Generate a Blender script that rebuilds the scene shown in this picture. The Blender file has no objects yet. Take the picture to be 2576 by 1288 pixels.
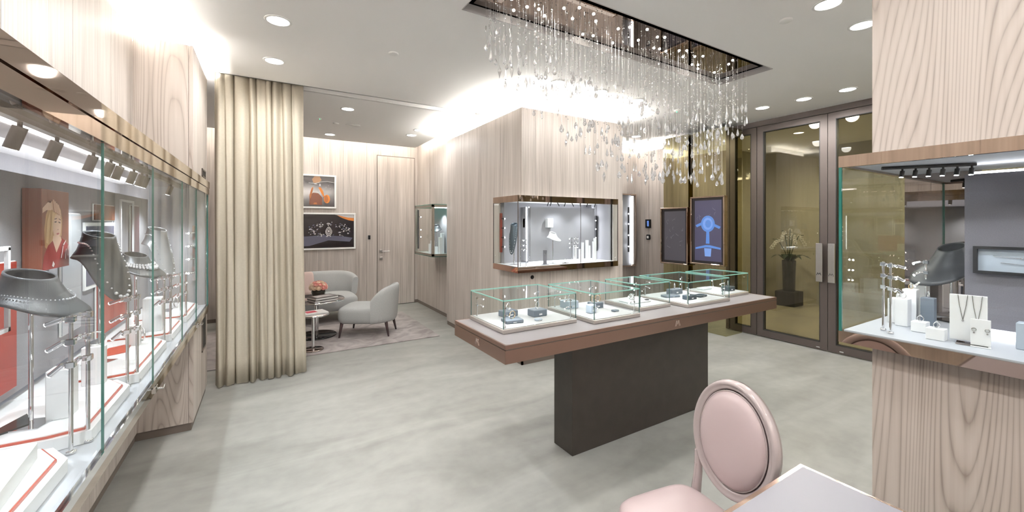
import bpy, bmesh, math, random
from mathutils import Vector, Matrix
random.seed(7)
PI = math.pi
S = bpy.context.scene
COL = S.collection

# ------------------------------------------------------------------ camera, world, exposure
cam = bpy.data.cameras.new('camera')
cam.sensor_width = 36.0
cam.lens = 1025.0 / 2576.0 * 36.0
cam.shift_y = -82.0 / 2576.0
cam.clip_start = 0.02
cam_o = bpy.data.objects.new('camera', cam)
COL.objects.link(cam_o)
cam_o.location = (0, 0, 1.55)
YAW = math.atan2(1692, 1025)
cam_o.rotation_euler = (PI / 2, 0, YAW - PI / 2)
S.camera = cam_o
S.view_settings.view_transform = 'Standard'
S.view_settings.look = 'None'
S.view_settings.gamma = 1
S.view_settings.use_curve_mapping = False
S.view_settings.exposure = 0.2
w = bpy.data.worlds.new('world')
S.world = w
w.use_nodes = True
w.node_tree.nodes['Background'].inputs[0].default_value = (1, 1, 1, 1)
w.node_tree.nodes['Background'].inputs[1].default_value = 0.3
cy = S.cycles
cy.max_bounces = 10
cy.diffuse_bounces = 7
cy.glossy_bounces = 5
cy.transmission_bounces = 6
cy.transparent_max_bounces = 24
cy.caustics_refractive = False
cy.caustics_reflective = False
cy.sample_clamp_indirect = 8.0
cy.use_adaptive_sampling = True
cy.adaptive_threshold = 0.03
cy.use_denoising = True

K = 0.88          # overall strength of the room's lamps


def spot(loc, power, size=2.4, blend=1.0, aim=None, color=(1, .95, .88), radius=.06, parent=None):
    l = bpy.data.lights.new('spot_lamp', 'SPOT')
    l.energy = power * K
    l.spot_size = size
    l.spot_blend = blend
    l.color = color
    l.shadow_soft_size = radius
    o = bpy.data.objects.new('spot_lamp', l)
    COL.objects.link(o)
    o.location = loc
    if aim is not None:
        o.rotation_euler = (Vector(aim) - Vector(loc)).to_track_quat('-Z', 'Y').to_euler()
    if parent:
        o.parent = parent
    return o


# ------------------------------------------------------------------ materials
MATS = {}


def nt_mat(name):
    m = bpy.data.materials.new(name)
    m.use_nodes = True
    t = m.node_tree
    b = t.nodes['Principled BSDF']
    MATS[name] = m
    return m, t, b


def plain(name, col, rough=.5, metal=0, coat=0, spec=.5, noise=0, nscale=30, bump=0):
    m, t, b = nt_mat(name)
    b.inputs['Base Color'].default_value = (*col, 1)
    b.inputs['Roughness'].default_value = rough
    b.inputs['Metallic'].default_value = metal
    b.inputs['Coat Weight'].default_value = coat
    b.inputs['Specular IOR Level'].default_value = spec
    if noise or bump:
        tc = t.nodes.new('ShaderNodeTexCoord')
        n = t.nodes.new('ShaderNodeTexNoise')
        n.inputs['Scale'].default_value = nscale
        n.inputs['Detail'].default_value = 4
        t.links.new(tc.outputs['Object'], n.inputs['Vector'])
        if noise:
            r = t.nodes.new('ShaderNodeValToRGB')
            r.color_ramp.elements[0].position = .3
            r.color_ramp.elements[1].position = .7
            r.color_ramp.elements[0].color = (*[c * (1 - noise) for c in col], 1)
            r.color_ramp.elements[1].color = (*[min(1, c * (1 + noise)) for c in col], 1)
            t.links.new(n.outputs['Fac'], r.inputs['Fac'])
            t.links.new(r.outputs['Color'], b.inputs['Base Color'])
        if bump:
            bp = t.nodes.new('ShaderNodeBump')
            bp.inputs['Strength'].default_value = bump
            bp.inputs['Distance'].default_value = .004
            t.links.new(n.outputs['Fac'], bp.inputs['Height'])
            t.links.new(bp.outputs['Normal'], b.inputs['Normal'])
    return m


def emis(name, col, strength):
    m, t, b = nt_mat(name)
    b.inputs['Base Color'].default_value = (*[min(1, c) for c in col], 1)
    b.inputs['Emission Color'].default_value = (*col, 1)
    b.inputs['Emission Strength'].default_value = strength
    return m


def wood(name, cols, fine=70, coarse=9, warp=.6, rough=.5, wave=0.0, hscale=.5):
    """vertical grain: noise stretched along z; cols = dark, mid, light"""
    m, t, b = nt_mat(name)
    N, L = t.nodes, t.links
    tc = N.new('ShaderNodeTexCoord')
    oi = N.new('ShaderNodeObjectInfo')
    ad = N.new('ShaderNodeVectorMath'); ad.operation = 'ADD'
    cb = N.new('ShaderNodeCombineXYZ')
    mu = N.new('ShaderNodeMath'); mu.operation = 'MULTIPLY'; mu.inputs[1].default_value = 37.0
    L.new(oi.outputs['Random'], mu.inputs[0])
    L.new(mu.outputs[0], cb.inputs[2]); L.new(mu.outputs[0], cb.inputs[0])
    L.new(tc.outputs['Object'], ad.inputs[0]); L.new(cb.outputs[0], ad.inputs[1])

    def nz(sx, sz, det, dist=0.0):
        mp = N.new('ShaderNodeMapping')
        mp.inputs['Scale'].default_value = (sx, sx, sz)
        n = N.new('ShaderNodeTexNoise')
        n.inputs['Scale'].default_value = 1
        n.inputs['Detail'].default_value = det
        n.inputs['Distortion'].default_value = dist
        L.new(ad.outputs[0], mp.inputs[0]); L.new(mp.outputs[0], n.inputs['Vector'])
        return n
    a = nz(fine, 1.6, 4, .3)
    c = nz(coarse, hscale, 3, warp)
    mix = N.new('ShaderNodeMix'); mix.data_type = 'FLOAT'; mix.inputs[0].default_value = .45
    L.new(a.outputs['Fac'], mix.inputs[2]); L.new(c.outputs['Fac'], mix.inputs[3])
    fac = mix.outputs[0]
    if wave:
        cn = nz(2.2, .13, 1.0, .1)          # contour lines of a stretched noise = cathedral grain
        ml = N.new('ShaderNodeMath'); ml.operation = 'MULTIPLY'; ml.inputs[1].default_value = 620.0
        si = N.new('ShaderNodeMath'); si.operation = 'SINE'
        hf = N.new('ShaderNodeMath'); hf.operation = 'MULTIPLY_ADD'; hf.inputs[1].default_value = .5; hf.inputs[2].default_value = .5
        pw = N.new('ShaderNodeMath'); pw.operation = 'POWER'; pw.inputs[1].default_value = .3
        L.new(cn.outputs['Fac'], ml.inputs[0]); L.new(ml.outputs[0], si.inputs[0]); L.new(si.outputs[0], hf.inputs[0]); L.new(hf.outputs[0], pw.inputs[0])
        mx = N.new('ShaderNodeMix'); mx.data_type = 'FLOAT'; mx.inputs[0].default_value = wave
        L.new(fac, mx.inputs[2]); L.new(pw.outputs[0], mx.inputs[3])
        fac = mx.outputs[0]
    r = N.new('ShaderNodeValToRGB')
    e = r.color_ramp.elements
    e[0].position = .3; e[0].color = (*cols[0], 1)
    e[1].position = .68; e[1].color = (*cols[2], 1)
    k = e.new(.5); k.color = (*cols[1], 1)
    L.new(fac, r.inputs['Fac'])
    L.new(r.outputs['Color'], b.inputs['Base Color'])
    b.inputs['Roughness'].default_value = rough
    bp = N.new('ShaderNodeBump')
    bp.inputs['Strength'].default_value = .25
    bp.inputs['Distance'].default_value = .002
    L.new(fac, bp.inputs['Height']); L.new(bp.outputs['Normal'], b.inputs['Normal'])
    return m


def pane_mat(name, tint, ior=1.5, boost=1.0, gloss=(1, 1, 1)):
    """thin sheet of glass: tinted see-through + mirror reflection by angle"""
    m = bpy.data.materials.new(name); MATS[name] = m
    m.use_nodes = True
    t = m.node_tree; N, L = t.nodes, t.links
    N.remove(N['Principled BSDF'])
    out = N['Material Output']
    tr = N.new('ShaderNodeBsdfTransparent'); tr.inputs[0].default_value = (*tint, 1)
    gl = N.new('ShaderNodeBsdfGlossy'); gl.inputs['Roughness'].default_value = 0.0
    gl.inputs[0].default_value = (*gloss, 1)
    ge = N.new('ShaderNodeNewGeometry')
    dt = N.new('ShaderNodeVectorMath'); dt.operation = 'DOT_PRODUCT'
    L.new(ge.outputs['Incoming'], dt.inputs[0]); L.new(ge.outputs['Normal'], dt.inputs[1])

    def mt(op, a, b=None, clamp=False):
        n = N.new('ShaderNodeMath'); n.operation = op; n.use_clamp = clamp
        for k, q in enumerate((a, b)):
            if q is None: continue
            if isinstance(q, (int, float)): n.inputs[k].default_value = q
            else: L.new(q, n.inputs[k])
        return n.outputs[0]
    f0 = ((ior - 1) / (ior + 1)) ** 2
    c1 = mt('SUBTRACT', 1.0, mt('ABSOLUTE', dt.outputs['Value']))
    sch = mt('MULTIPLY', mt('ADD', f0, mt('MULTIPLY', mt('POWER', c1, 5.0), 1 - f0)), boost, True)
    mx = N.new('ShaderNodeMixShader')
    L.new(sch, mx.inputs[0])
    L.new(tr.outputs[0], mx.inputs[1]); L.new(gl.outputs[0], mx.inputs[2])
    L.new(mx.outputs[0], out.inputs[0])
    return m


WOOD = wood('pale_oak', [(.33, .288, .26), (.49, .44, .405), (.61, .555, .515)], fine=80, coarse=10, rough=.45)
WOODB = wood('brushed_larch', [(.28, .232, .20), (.46, .40, .36), (.54, .48, .44)], fine=60, coarse=5, wave=.31, rough=.5)
DARKTOE = plain('toe_kick_bronze', (.16, .13, .11), .5)
BRONZE = plain('bronze_metal', (.50, .36, .29), .18, 1)
SPOTB = plain('brown_spot_metal', (.15, .115, .09), .4, .4)
BRONZEM = plain('polished_bronze_mirror', (.54, .43, .35), .03, 1)
SMOKEM = plain('smoked_mirror', (.42, .36, .34), .015, 1)
OLIVEM = plain('olive_bronze_mirror', (.50, .46, .28), .02, 1)
CHROME = plain('chrome', (.82, .82, .84), .06, 1)
STEEL = plain('brushed_steel', (.55, .54, .53), .25, 1)
ANOD = plain('taupe_anodised_frame', (.105, .086, .080), .38, .4)
BLACK = plain('black_matt', (.012, .012, .014), .5)
BLACKV = plain('black_recess', (.004, .004, .005), .9, spec=0)
BLACKG = plain('black_gloss', (.01, .01, .012), .08)
WHITE = plain('white_paint', (.86, .86, .85), .6)
CEIL = plain('ceiling_paint', (.95, .945, .94), .8)
ACRYL = plain('white_acrylic', (.85, .86, .88), .25)
ACRED = plain('red_edge_acrylic', (.45, .06, .03), .3)
DECK = plain('pale_grey_deck', (.48, .50, .55), .35)
CASEGREY = plain('grey_case_lining', (.30, .295, .315), .7, noise=.06, nscale=200, bump=.1)
SLATE = plain('slate_case_lining', (.17, .165, .19), .65, noise=.08, nscale=300, bump=.2)
BUST = plain('gunmetal_leather', (.075, .078, .085), .36, .4, bump=.1, nscale=300)
BUSTW = plain('pearl_leather', (.7, .71, .74), .4)
BUSTB = plain('blue_grey_leather', (.055, .075, .095), .35, .2)
LEATHBOX = plain('blue_grey_box_leather', (.16, .19, .235), .45)
LEATHBOXL = plain('pale_blue_box_leather', (.42, .48, .56), .45)
SILVER = plain('silver_jewellery', (.9, .9, .92), .1, 1)
GOLD = plain('gold_jewellery', (.85, .60, .32), .12, 1)
GEM = plain('diamond_pave', (.95, .96, 1), .05, .6)
CURT = plain('cream_curtain', (.50, .455, .375), .75, spec=.2, noise=.03, nscale=60)
UPH = plain('pale_grey_upholstery', (.42, .43, .43), .85, spec=.2, noise=.08, nscale=160, bump=.3)
UPHD = plain('upholstery_seam', (.10, .10, .11), .9)
DWOOD = plain('dark_stained_wood', (.035, .02, .022), .35)
PINKL = plain('pale_pink_leather', (.50, .405, .415), .33, spec=.5)
PINKW = plain('pink_lacquered_wood', (.43, .37, .37), .22, coat=.4)
TAUPEL = plain('taupe_tabletop_leather', (.255, .238, .25), .42, noise=.02, nscale=400)
LAVL = plain('pale_lavender_desk_leather', (.235, .23, .265), .42)
BASEW = plain('dark_bronze_plinth', (.040, .033, .028), .4, .2, noise=.12, nscale=10)
ROSE = plain('rose_petal_pink', (.85, .46, .42), .6)
ROSEC = plain('rose_petal_cream', (.88, .74, .60), .6)
LEAF = plain('dark_leaf', (.02, .045, .02), .4)
PETALW = plain('orchid_petal', (.75, .73, .70), .6)
BOOKW = plain('magazine_paper', (.80, .79, .78), .4)
BOOKD = plain('dark_book_cover', (.05, .045, .045), .35)
BOOKR = plain('red_print', (.55, .06, .10), .35)
REDP = plain('red_display_board', (.33, .028, .014), .4)
SILVP = plain('silver_foil_panel', (.55, .57, .60), .3, .5)
PLUM = plain('dark_plum_panel', (.10, .05, .06), .4)
LED = emis('led_strip_warm', (1, .96, .90), 370)
LEDN = emis('led_strip_niche', (1, .93, .83), 52)
LEDW = emis('led_strip_white', (.95, .96, 1), 12)
LEDT = emis('spot_tip', (.95, .97, 1), 40)
DLITE = emis('downlight_lens', (1, .98, .94), 14)
SPARK = emis('chandelier_lamp', (1, .95, .85), 60)
GREENL = emis('green_led', (.05, 1, .3), 4)
HALLW = plain('hall_plaster', (.50, .475, .40), .7)
HALLF = plain('hall_stone_floor', (.50, .46, .36), .15, noise=.12, nscale=2)
GLASS = pane_mat('clear_glass', (.975, .99, .985), 1.45, .42)
GLASSE = plain('green_glass_edge', (.02, .13, .11), .1, spec=.5)
GLASSL = pane_mat('pale_green_glass_edge', (.45, .78, .72), 1.5, 1.0)
OLIVEG = pane_mat('olive_tinted_glass', (.56, .53, .42), 1.5, 1.35)
VASEG = pane_mat('vase_glass', (.75, .78, .76), 1.5, 1.3)
DARKG = plain('dark_vase_glass', (.008, .012, .008), .12)
CRY = bpy.data.materials.new('crystal'); CRY.use_nodes = True
_t = CRY.node_tree
_t.nodes.remove(_t.nodes['Principled BSDF'])
_g = _t.nodes.new('ShaderNodeBsdfGlass'); _g.inputs['IOR'].default_value = 1.62; _g.inputs['Roughness'].default_value = 0
_r = _t.nodes.new('ShaderNodeBsdfTransparent')
_gl = _t.nodes.new('ShaderNodeBsdfGlossy'); _gl.inputs['Roughness'].default_value = .02
_tl = _t.nodes.new('ShaderNodeBsdfDiffuse'); _tl.inputs[0].default_value = (.95, .96, 1, 1)
_m0 = _t.nodes.new('ShaderNodeMixShader'); _m0.inputs[0].default_value = .22
_m1 = _t.nodes.new('ShaderNodeMixShader'); _m1.inputs[0].default_value = .55
_m2 = _t.nodes.new('ShaderNodeMixShader'); _m2.inputs[0].default_value = .34
_t.links.new(_g.outputs[0], _m1.inputs[1]); _t.links.new(_r.outputs[0], _m1.inputs[2])
_t.links.new(_m1.outputs[0], _m2.inputs[1]); _t.links.new(_gl.outputs[0], _m2.inputs[2])
_t.links.new(_m2.outputs[0], _m0.inputs[1]); _t.links.new(_tl.outputs[0], _m0.inputs[2])
_t.links.new(_m0.outputs[0], _t.nodes['Material Output'].inputs[0])


def concrete():
    m, t, b = nt_mat('polished_concrete')
    N, L = t.nodes, t.links
    tc = N.new('ShaderNodeTexCoord')
    mp = N.new('ShaderNodeMapping')
    mp.inputs['Rotation'].default_value = (0, 0, .35)
    mp.inputs['Scale'].default_value = (.55, 2.0, 1)
    n = N.new('ShaderNodeTexNoise'); n.inputs['Scale'].default_value = 1.5
    n.inputs['Detail'].default_value = 6; n.inputs['Distortion'].default_value = 1.0
    n2 = N.new('ShaderNodeTexNoise'); n2.inputs['Scale'].default_value = 9; n2.inputs['Detail'].default_value = 8
    mx = N.new('ShaderNodeMix'); mx.data_type = 'FLOAT'; mx.inputs[0].default_value = .3
    r = N.new('ShaderNodeValToRGB')
    e = r.color_ramp.elements
    e[0].position = .3; e[0].color = (.245, .248, .234, 1)
    e[1].position = .66; e[1].color = (.385, .392, .372, 1)
    L.new(tc.outputs['Object'], mp.inputs[0]); L.new(mp.outputs[0], n.inputs['Vector'])
    L.new(tc.outputs['Object'], n2.inputs['Vector'])
    L.new(n.outputs['Fac'], mx.inputs[2]); L.new(n2.outputs['Fac'], mx.inputs[3])
    L.new(mx.outputs[0], r.inputs[0]); L.new(r.outputs[0], b.inputs['Base Color'])
    b.inputs['Roughness'].default_value = .38
    b.inputs['Specular IOR Level'].default_value = .4
    return m


CONC = concrete()


def rug_mat():
    m, t, b = nt_mat('silk_rug')
    N, L = t.nodes, t.links
    tc = N.new('ShaderNodeTexCoord')
    n = N.new('ShaderNodeTexNoise'); n.inputs['Scale'].default_value = 3.2; n.inputs['Detail'].default_value = 5
    n.inputs['Distortion'].default_value = 1.6
    r = N.new('ShaderNodeValToRGB')
    e = r.color_ramp.elements
    e[0].position = .38; e[0].color = (.235, .205, .20, 1)
    e[1].position = .62; e[1].color = (.40, .365, .36, 1)
    L.new(tc.outputs['Object'], n.inputs['Vector']); L.new(n.outputs['Fac'], r.inputs[0])
    L.new(r.outputs[0], b.inputs['Base Color'])
    b.inputs['Roughness'].default_value = .9
    b.inputs['Sheen Weight'].default_value = .3
    return m


RUG = rug_mat()


# ------------------------------------------------------------------ mesh builder
class MB:
    def __init__(s):
        s.v, s.f, s.m, s.sm = [], [], [], []
        s.T = Matrix.Identity(4)

    def add(s, vs, fs, mi=0, smooth=False):
        o = len(s.v)
        for p in vs:
            s.v.append(tuple(s.T @ Vector(p)))
        for f in fs:
            s.f.append([i + o for i in f]); s.m.append(mi); s.sm.append(smooth)
        return s

    def box(s, x0, x1, y0, y1, z0, z1, mi=0):
        v = [(x, y, z) for z in (z0, z1) for y in (y0, y1) for x in (x0, x1)]
        return s.add(v, [(0, 2, 3, 1), (4, 5, 7, 6), (0, 1, 5, 4), (2, 6, 7, 3), (0, 4, 6, 2), (1, 3, 7, 5)], mi)

    def cbox(s, x0, x1, y0, y1, z0, z1, b=.003, mi=0):
        """box with chamfered edges"""
        b = min(b, (x1 - x0) / 2.01, (y1 - y0) / 2.01, (z1 - z0) / 2.01)
        bm = bmesh.new()
        bmesh.ops.create_cube(bm, size=1, matrix=Matrix.Translation(((x0 + x1) / 2, (y0 + y1) / 2, (z0 + z1) / 2)) @ Matrix.Diagonal((x1 - x0, y1 - y0, z1 - z0, 1)))
        bmesh.ops.bevel(bm, geom=bm.edges[:], offset=b, segments=1, affect='EDGES')
        bm.verts.index_update()
        s.add([tuple(v.co) for v in bm.verts], [[v.index for v in f.verts] for f in bm.faces], mi)
        bm.free()
        return s

    def prism(s, poly, z0, z1, mi=0, top=None):
        n = len(poly)
        vs = [(x, y, z0) for x, y in poly] + [(x, y, z1) for x, y in poly]
        s.add(vs, [[(i + 1) % n, i, i + n, (i + 1) % n + n][::-1] for i in range(n)] + [list(range(n))[::-1]], mi)
        s.add([(x, y, z1) for x, y in poly], [list(range(n))], mi if top is None else top)
        return s

    def tube(s, pts, r, n=8, mi=0, cap=True, smooth=True):
        pts = [Vector(p) for p in pts]
        rs = r if isinstance(r, (list, tuple)) else [r] * len(pts)
        vs, fs = [], []
        up = None
        for i, p in enumerate(pts):
            d = (pts[min(i + 1, len(pts) - 1)] - pts[max(i - 1, 0)]).normalized()
            if up is None:
                up = Vector((0, 0, 1)) if abs(d.z) < .9 else Vector((1, 0, 0))
            a = d.cross(up).normalized()
            up = a.cross(d).normalized()
            for k in range(n):
                t = 2 * PI * k / n
                vs.append(p + (a * math.cos(t) + up * math.sin(t)) * rs[i])
        for i in range(len(pts) - 1):
            for k in range(n):
                fs.append((i * n + k, i * n + (k + 1) % n, (i + 1) * n + (k + 1) % n, (i + 1) * n + k))
        s.add(vs, fs, mi, smooth)
        if cap:
            o = (len(pts) - 1) * n
            s.add(vs[:n], [list(range(n))[::-1]], mi)
            s.add(vs[o:], [list(range(n))], mi)
        return s

    def lathe(s, prof, n=24, c=(0, 0, 0), mi=0, smooth=True, sx=1, sy=1):
        vs, fs = [], []
        for r, z in prof:
            for k in range(n):
                t = 2 * PI * k / n
                vs.append((c[0] + r * math.cos(t) * sx, c[1] + r * math.sin(t) * sy, c[2] + z))
        for i in range(len(prof) - 1):
            for k in range(n):
                fs.append((i * n + k, i * n + (k + 1) % n, (i + 1) * n + (k + 1) % n, (i + 1) * n + k))
        s.add(vs, fs, mi, smooth)
        return s

    def disc(s, c, r, n=24, mi=0, down=False):
        vs = [(c[0] + r * math.cos(2 * PI * k / n), c[1] + r * math.sin(2 * PI * k / n), c[2]) for k in range(n)]
        return s.add(vs, [list(range(n))[::-1] if down else list(range(n))], mi)

    def ring(s, c, R, r, axis='z', n=20, k=6, mi=0, squash=1):
        vs, fs = [], []
        for i in range(n):
            a = 2 * PI * i / n
            for j in range(k):
                b = 2 * PI * j / k
                x, y, z = (R + r * math.cos(b)) * math.cos(a), (R + r * math.cos(b)) * math.sin(a) * squash, r * math.sin(b)
                if axis == 'y': x, y, z = x, z, y
                if axis == 'x': x, y, z = z, x, y
                vs.append((c[0] + x, c[1] + y, c[2] + z))
        for i in range(n):
            for j in range(k):
                fs.append((i * k + j, ((i + 1) % n) * k + j, ((i + 1) % n) * k + (j + 1) % k, i * k + (j + 1) % k))
        return s.add(vs, fs, mi, True)

    def ball(s, c, r, mi=0, smooth=True, sub=1, sc=(1, 1, 1)):
        bm = bmesh.new()
        bmesh.ops.create_icosphere(bm, subdivisions=sub, radius=r)
        bm.verts.index_update()
        s.add([(c[0] + v.co.x * sc[0], c[1] + v.co.y * sc[1], c[2] + v.co.z * sc[2]) for v in bm.verts], [[v.index for v in f.verts] for f in bm.faces], mi, smooth)
        bm.free()
        return s

    def quad(s, a, b, c, d, mi=0):
        return s.add([a, b, c, d], [(0, 1, 2, 3)], mi)

    def build(s, name, mats, parent=None, loc=None, recalc=True, sub=0):
        me = bpy.data.meshes.new(name)
        me.from_pydata(s.v, [], s.f)
        for m in (mats if isinstance(mats, (list, tuple)) else [mats]):
            me.materials.append(m)
        me.polygons.foreach_set('material_index', s.m)
        me.polygons.foreach_set('use_smooth', s.sm)
        if recalc:
            bm = bmesh.new(); bm.from_mesh(me)
            bmesh.ops.recalc_face_normals(bm, faces=bm.faces)
            bm.to_mesh(me); bm.free()
        me.update()
        o = bpy.data.objects.new(name, me)
        COL.objects.link(o)
        if parent: o.parent = parent
        if loc: o.location = loc
        if sub:
            md = o.modifiers.new('subsurf', 'SUBSURF'); md.levels = sub; md.render_levels = sub
        return o


def inst(name, me, parent=None, loc=(0, 0, 0), rot=(0, 0, 0), scale=(1, 1, 1)):
    o = bpy.data.objects.new(name, me)
    COL.objects.link(o)
    o.parent = parent; o.location = loc; o.rotation_euler = rot; o.scale = scale
    return o


def tag(o, label=None, cat=None, group=None, kind=None):
    if label: o['label'] = label
    if cat: o['category'] = cat
    if group: o['group'] = group
    if kind: o['kind'] = kind
    return o


def thing(name, label, cat, loc=(0, 0, 0), rz=0, group=None):
    o = bpy.data.objects.new(name, None)
    o.empty_display_size = .1
    COL.objects.link(o)
    o.location = loc; o.rotation_euler = (0, 0, rz)
    return tag(o, label, cat, group)


def copy_tree(o, parent=None):
    c = o.copy()
    COL.objects.link(c)
    c.parent = parent
    for ch in list(o.children):
        copy_tree(ch, c)
    return c


def B(name, x0, x1, y0, y1, z0, z1, mat, parent=None, b=0):
    m = MB()
    m.cbox(x0, x1, y0, y1, z0, z1, b) if b else m.box(x0, x1, y0, y1, z0, z1)
    return m.build(name, mat, parent)


def st(o):
    o['kind'] = 'structure'
    return o


# ================================================================== SETTING
H = 2.95
st(B('floor', -1.5, 5.9, -3.6, 8.2, -.1, 0, CONC))
# hall behind the glass doors
st(B('floor', 5.9, 9.4, -3.6, 8.2, -.1, 0, HALLF))


def panel_wall(name, axis, at, thick, a0, a1, z0, z1, seams, mat=WOOD, core=WHITE, gap=.004, coreinset=0.0, core_z=None):
    """wall whose wood panels are parts. axis 'x': plane X=at, runs along Y. thick signed away from the face"""
    m = MB()
    c0, c1 = sorted((at + math.copysign(.02 + coreinset, thick), at + thick))
    zz = core_z if core_z else z1
    if axis == 'x': m.box(c0, c1, a0, a1, 0, zz)
    else: m.box(a0, a1, c0, c1, 0, zz)
    root = st(m.build(name, core))
    ed = [a0] + [q for q in seams if a0 < q < a1] + [a1]
    p0, p1 = sorted((at, at + math.copysign(.02, thick)))
    for i in range(len(ed) - 1):
        q0, q1 = ed[i] + (gap / 2 if i else 0), ed[i + 1] - (gap / 2 if i < len(ed) - 2 else 0)
        if axis == 'x': B('wood_panel', p0, p1, q0, q1, z0, z1, mat, root)
        else: B('wood_panel', q0, q1, p0, p1, z0, z1, mat, root)
    # recessed dark strip behind the joints and toe kick
    if z0 > .02:
        q = .006
        if axis == 'x': B('toe_kick', *sorted((at + math.copysign(q, thick), at + math.copysign(.019, thick))), a0, a1, 0, z0, DARKTOE, root)
        else: B('toe_kick', a0, a1, *sorted((at + math.copysign(q, thick), at + math.copysign(.019, thick))), 0, z0, DARKTOE, root)
    return root


# ---- left wall with showcase opening
LX = -.80
wl = st(B('wall_left', -1.15, -1.05, -3.5, 4.7, 0, H, WHITE))
seam = [-2.4, -1.3, -.2, .9, 1.55, 2.17, 2.80, 3.38]
for zz0, zz1 in ((.06, .80), (1.915, 2.88)):
    ed = [-3.5] + seam + [3.85]
    for i in range(len(ed) - 1):
        x_face = LX if zz0 > 1 else -.78
        B('wood_panel', x_face - .02, x_face, ed[i] + .002, ed[i + 1] - .002, zz0, zz1, WOOD, wl)
B('toe_kick', -.83, -.79, -3.5, 3.85, 0, .06, DARKTOE, wl)
B('bulkhead', -1.05, -.96, -3.5, 3.85, 1.92, H, WHITE, wl)
B('ledge', -.96, -.82, -3.5, 3.85, 2.84, 2.86, WHITE, wl)
B('light_strip', -.95, -.86, -3.45, 3.85, 2.862, 2.87, LED, wl)
B('partition', -1.05, -.82, -3.5, .55, .06, 1.91, WOOD, wl)
B('rear_partition', -1.05, -.82, .55, 4.5, .06, .78, WOOD, wl)
# boxed column at the end of the left wall
cl = st(B('wall_column_left', -.92, -.58, 3.98, 4.68, 2.0, H, WHITE))
for zz0, zz1 in ((.06, .79), (1.915, 2.88)):
    B('wood_panel', -.80, -.49, 3.85, 3.87, zz0, zz1, WOODB, cl)
    B('wood_panel', -.488, -.462, 3.85, 3.87, zz0, zz1, WOODB, cl)
    B('wood_panel', -.482, -.462, 3.872, 4.30, zz0, zz1, WOOD, cl)
    B('wood_panel', -.482, -.462, 4.304, 4.70, zz0, zz1, WOOD, cl)
B('wood_panel', -.482, -.462, 4.47, 4.70, .79, 1.915, WOOD, cl)
B('toe_kick', -.80, -.474, 3.86, 4.70, 0, .06, DARKTOE, cl)
B('ledge', -.92, -.49, 3.88, 4.70, 2.83, 2.85, WHITE, cl)
m = MB(); m.box(-.90, -.56, 3.90, 3.94, 2.852, 2.86); m.box(-.55, -.51, 3.90, 4.68, 2.852, 2.86)
m.build('light_strip', LED, cl)
for z0, z1, y0, y1 in ((1.95, 2.02, 4.33, 4.58), (.45, .78, 4.33, 4.58)):   # recessed openings on the column's side
    m = MB()
    m.box(-.462, -.456, y0, y1, z0, z0 + .012); m.box(-.462, -.456, y0, y1, z1 - .012, z1)
    m.box(-.462, -.456, y0, y0 + .014, z0, z1); m.box(-.462, -.456, y1 - .014, y1, z0, z1)
    m.box(-.462, -.460, y0, y1, z0, z1, 1)
    m.build('vent_frame', [DARKTOE, BLACK], cl)

# ---- niche walls (sitting corner)
st(B('wall_niche_left', -1.6, -1.5, 4.70, 8.0, 0, 3.3, WOOD))
st(B('wall_niche_return', -1.5, -.60, 4.78, 4.88, 0, 3.3, WOOD))
wb = panel_wall('wall_back', 'y', 7.82, .18, -1.5, 2.60, .06, 3.25, [-1.0, -.4, .2, .80, 1.20, 1.60], WOOD)
for k in wb.children:                                   # leave the door opening free
    pass
wn = panel_wall('wall_niche_right', 'x', 2.56, .15, 5.88, 7.82, .06, 3.25, [6.5, 7.15], WOOD)

# hidden door in the back wall
d0 = st(B('door_3', 1.795, 2.495, 7.806, 7.818, .012, 2.815, WOOD))
m = MB()
m.box(1.783, 1.793, 7.812, 7.8195, 0, 2.83); m.box(2.497, 2.507, 7.812, 7.8195, 0, 2.83); m.box(1.783, 2.507, 7.812, 7.8195, 2.818, 2.83)
m.build('door_gap', DARKTOE, d0)
m = MB(); m.cbox(1.825, 1.885, 7.79, 7.806, 1.00, 1.06, .004)
m.tube([(1.855, 7.80, 1.03), (1.855, 7.75, 1.03), (1.87, 7.742, 1.03), (2.0, 7.742, 1.03)], .009, 10)
m.build('door_handle', STEEL, d0)
m = MB(); m.cbox(1.825, 1.885, 7.79, 7.806, .86, .92, .004); m.tube([(1.855, 7.80, .89), (1.855, 7.78, .89)], .012, 10)
m.build('lock_plate', STEEL, d0)

# ---- kiosk block
KX0, KX1, KY0, KY1 = 2.39, 3.93, 3.742, 5.88
kc = st(B('wall_kiosk', KX0 + .30, KX1 - .30, KY0 + .5, KY1, 0, H, WHITE))
CX1, CY1 = 3.76, 4.21        # case opening
for (a, b) in ((2.39, 2.46), (2.46, 2.78), (2.78, 3.14), (3.14, 3.52), (3.52, 3.93)):
    B('wood_panel', a + .0015, b - .0015, KY0, KY0 + .02, .06, 1.03, WOOD, kc)
for (a, b) in ((2.39, 2.57), (2.57, 3.2), (3.2, 3.93)):
    B('wood_panel', a + .0015, b - .0015, KY0, KY0 + .02, 1.845, 2.82, WOOD, kc)
B('wood_panel', 3.765, KX1, KY0, KY0 + .02, 1.03, 1.845, WOOD, kc)
for (a, b) in ((3.762, 4.213), (4.216, 4.7), (4.703, 5.25), (5.253, 5.88)):
    if a < 4.2:
        B('wood_panel', KX0, KX0 + .02, a, b, .06, 1.03, WOOD, kc)
        B('wood_panel', KX0, KX0 + .02, a, b, 1.845, 2.82, WOOD, kc)
    else:
        B('wood_panel', KX0, KX0 + .02, a, b, .06, 2.82, WOOD, kc)
B('wood_panel', KX1 - .02, KX1, KY0 + .021, KY1, .06, 2.82, WOOD, kc)
B('wood_panel', KX0 + .021, KX0 + .2, KY1 - .02, KY1, .06, 2.82, WOOD, kc)
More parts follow.
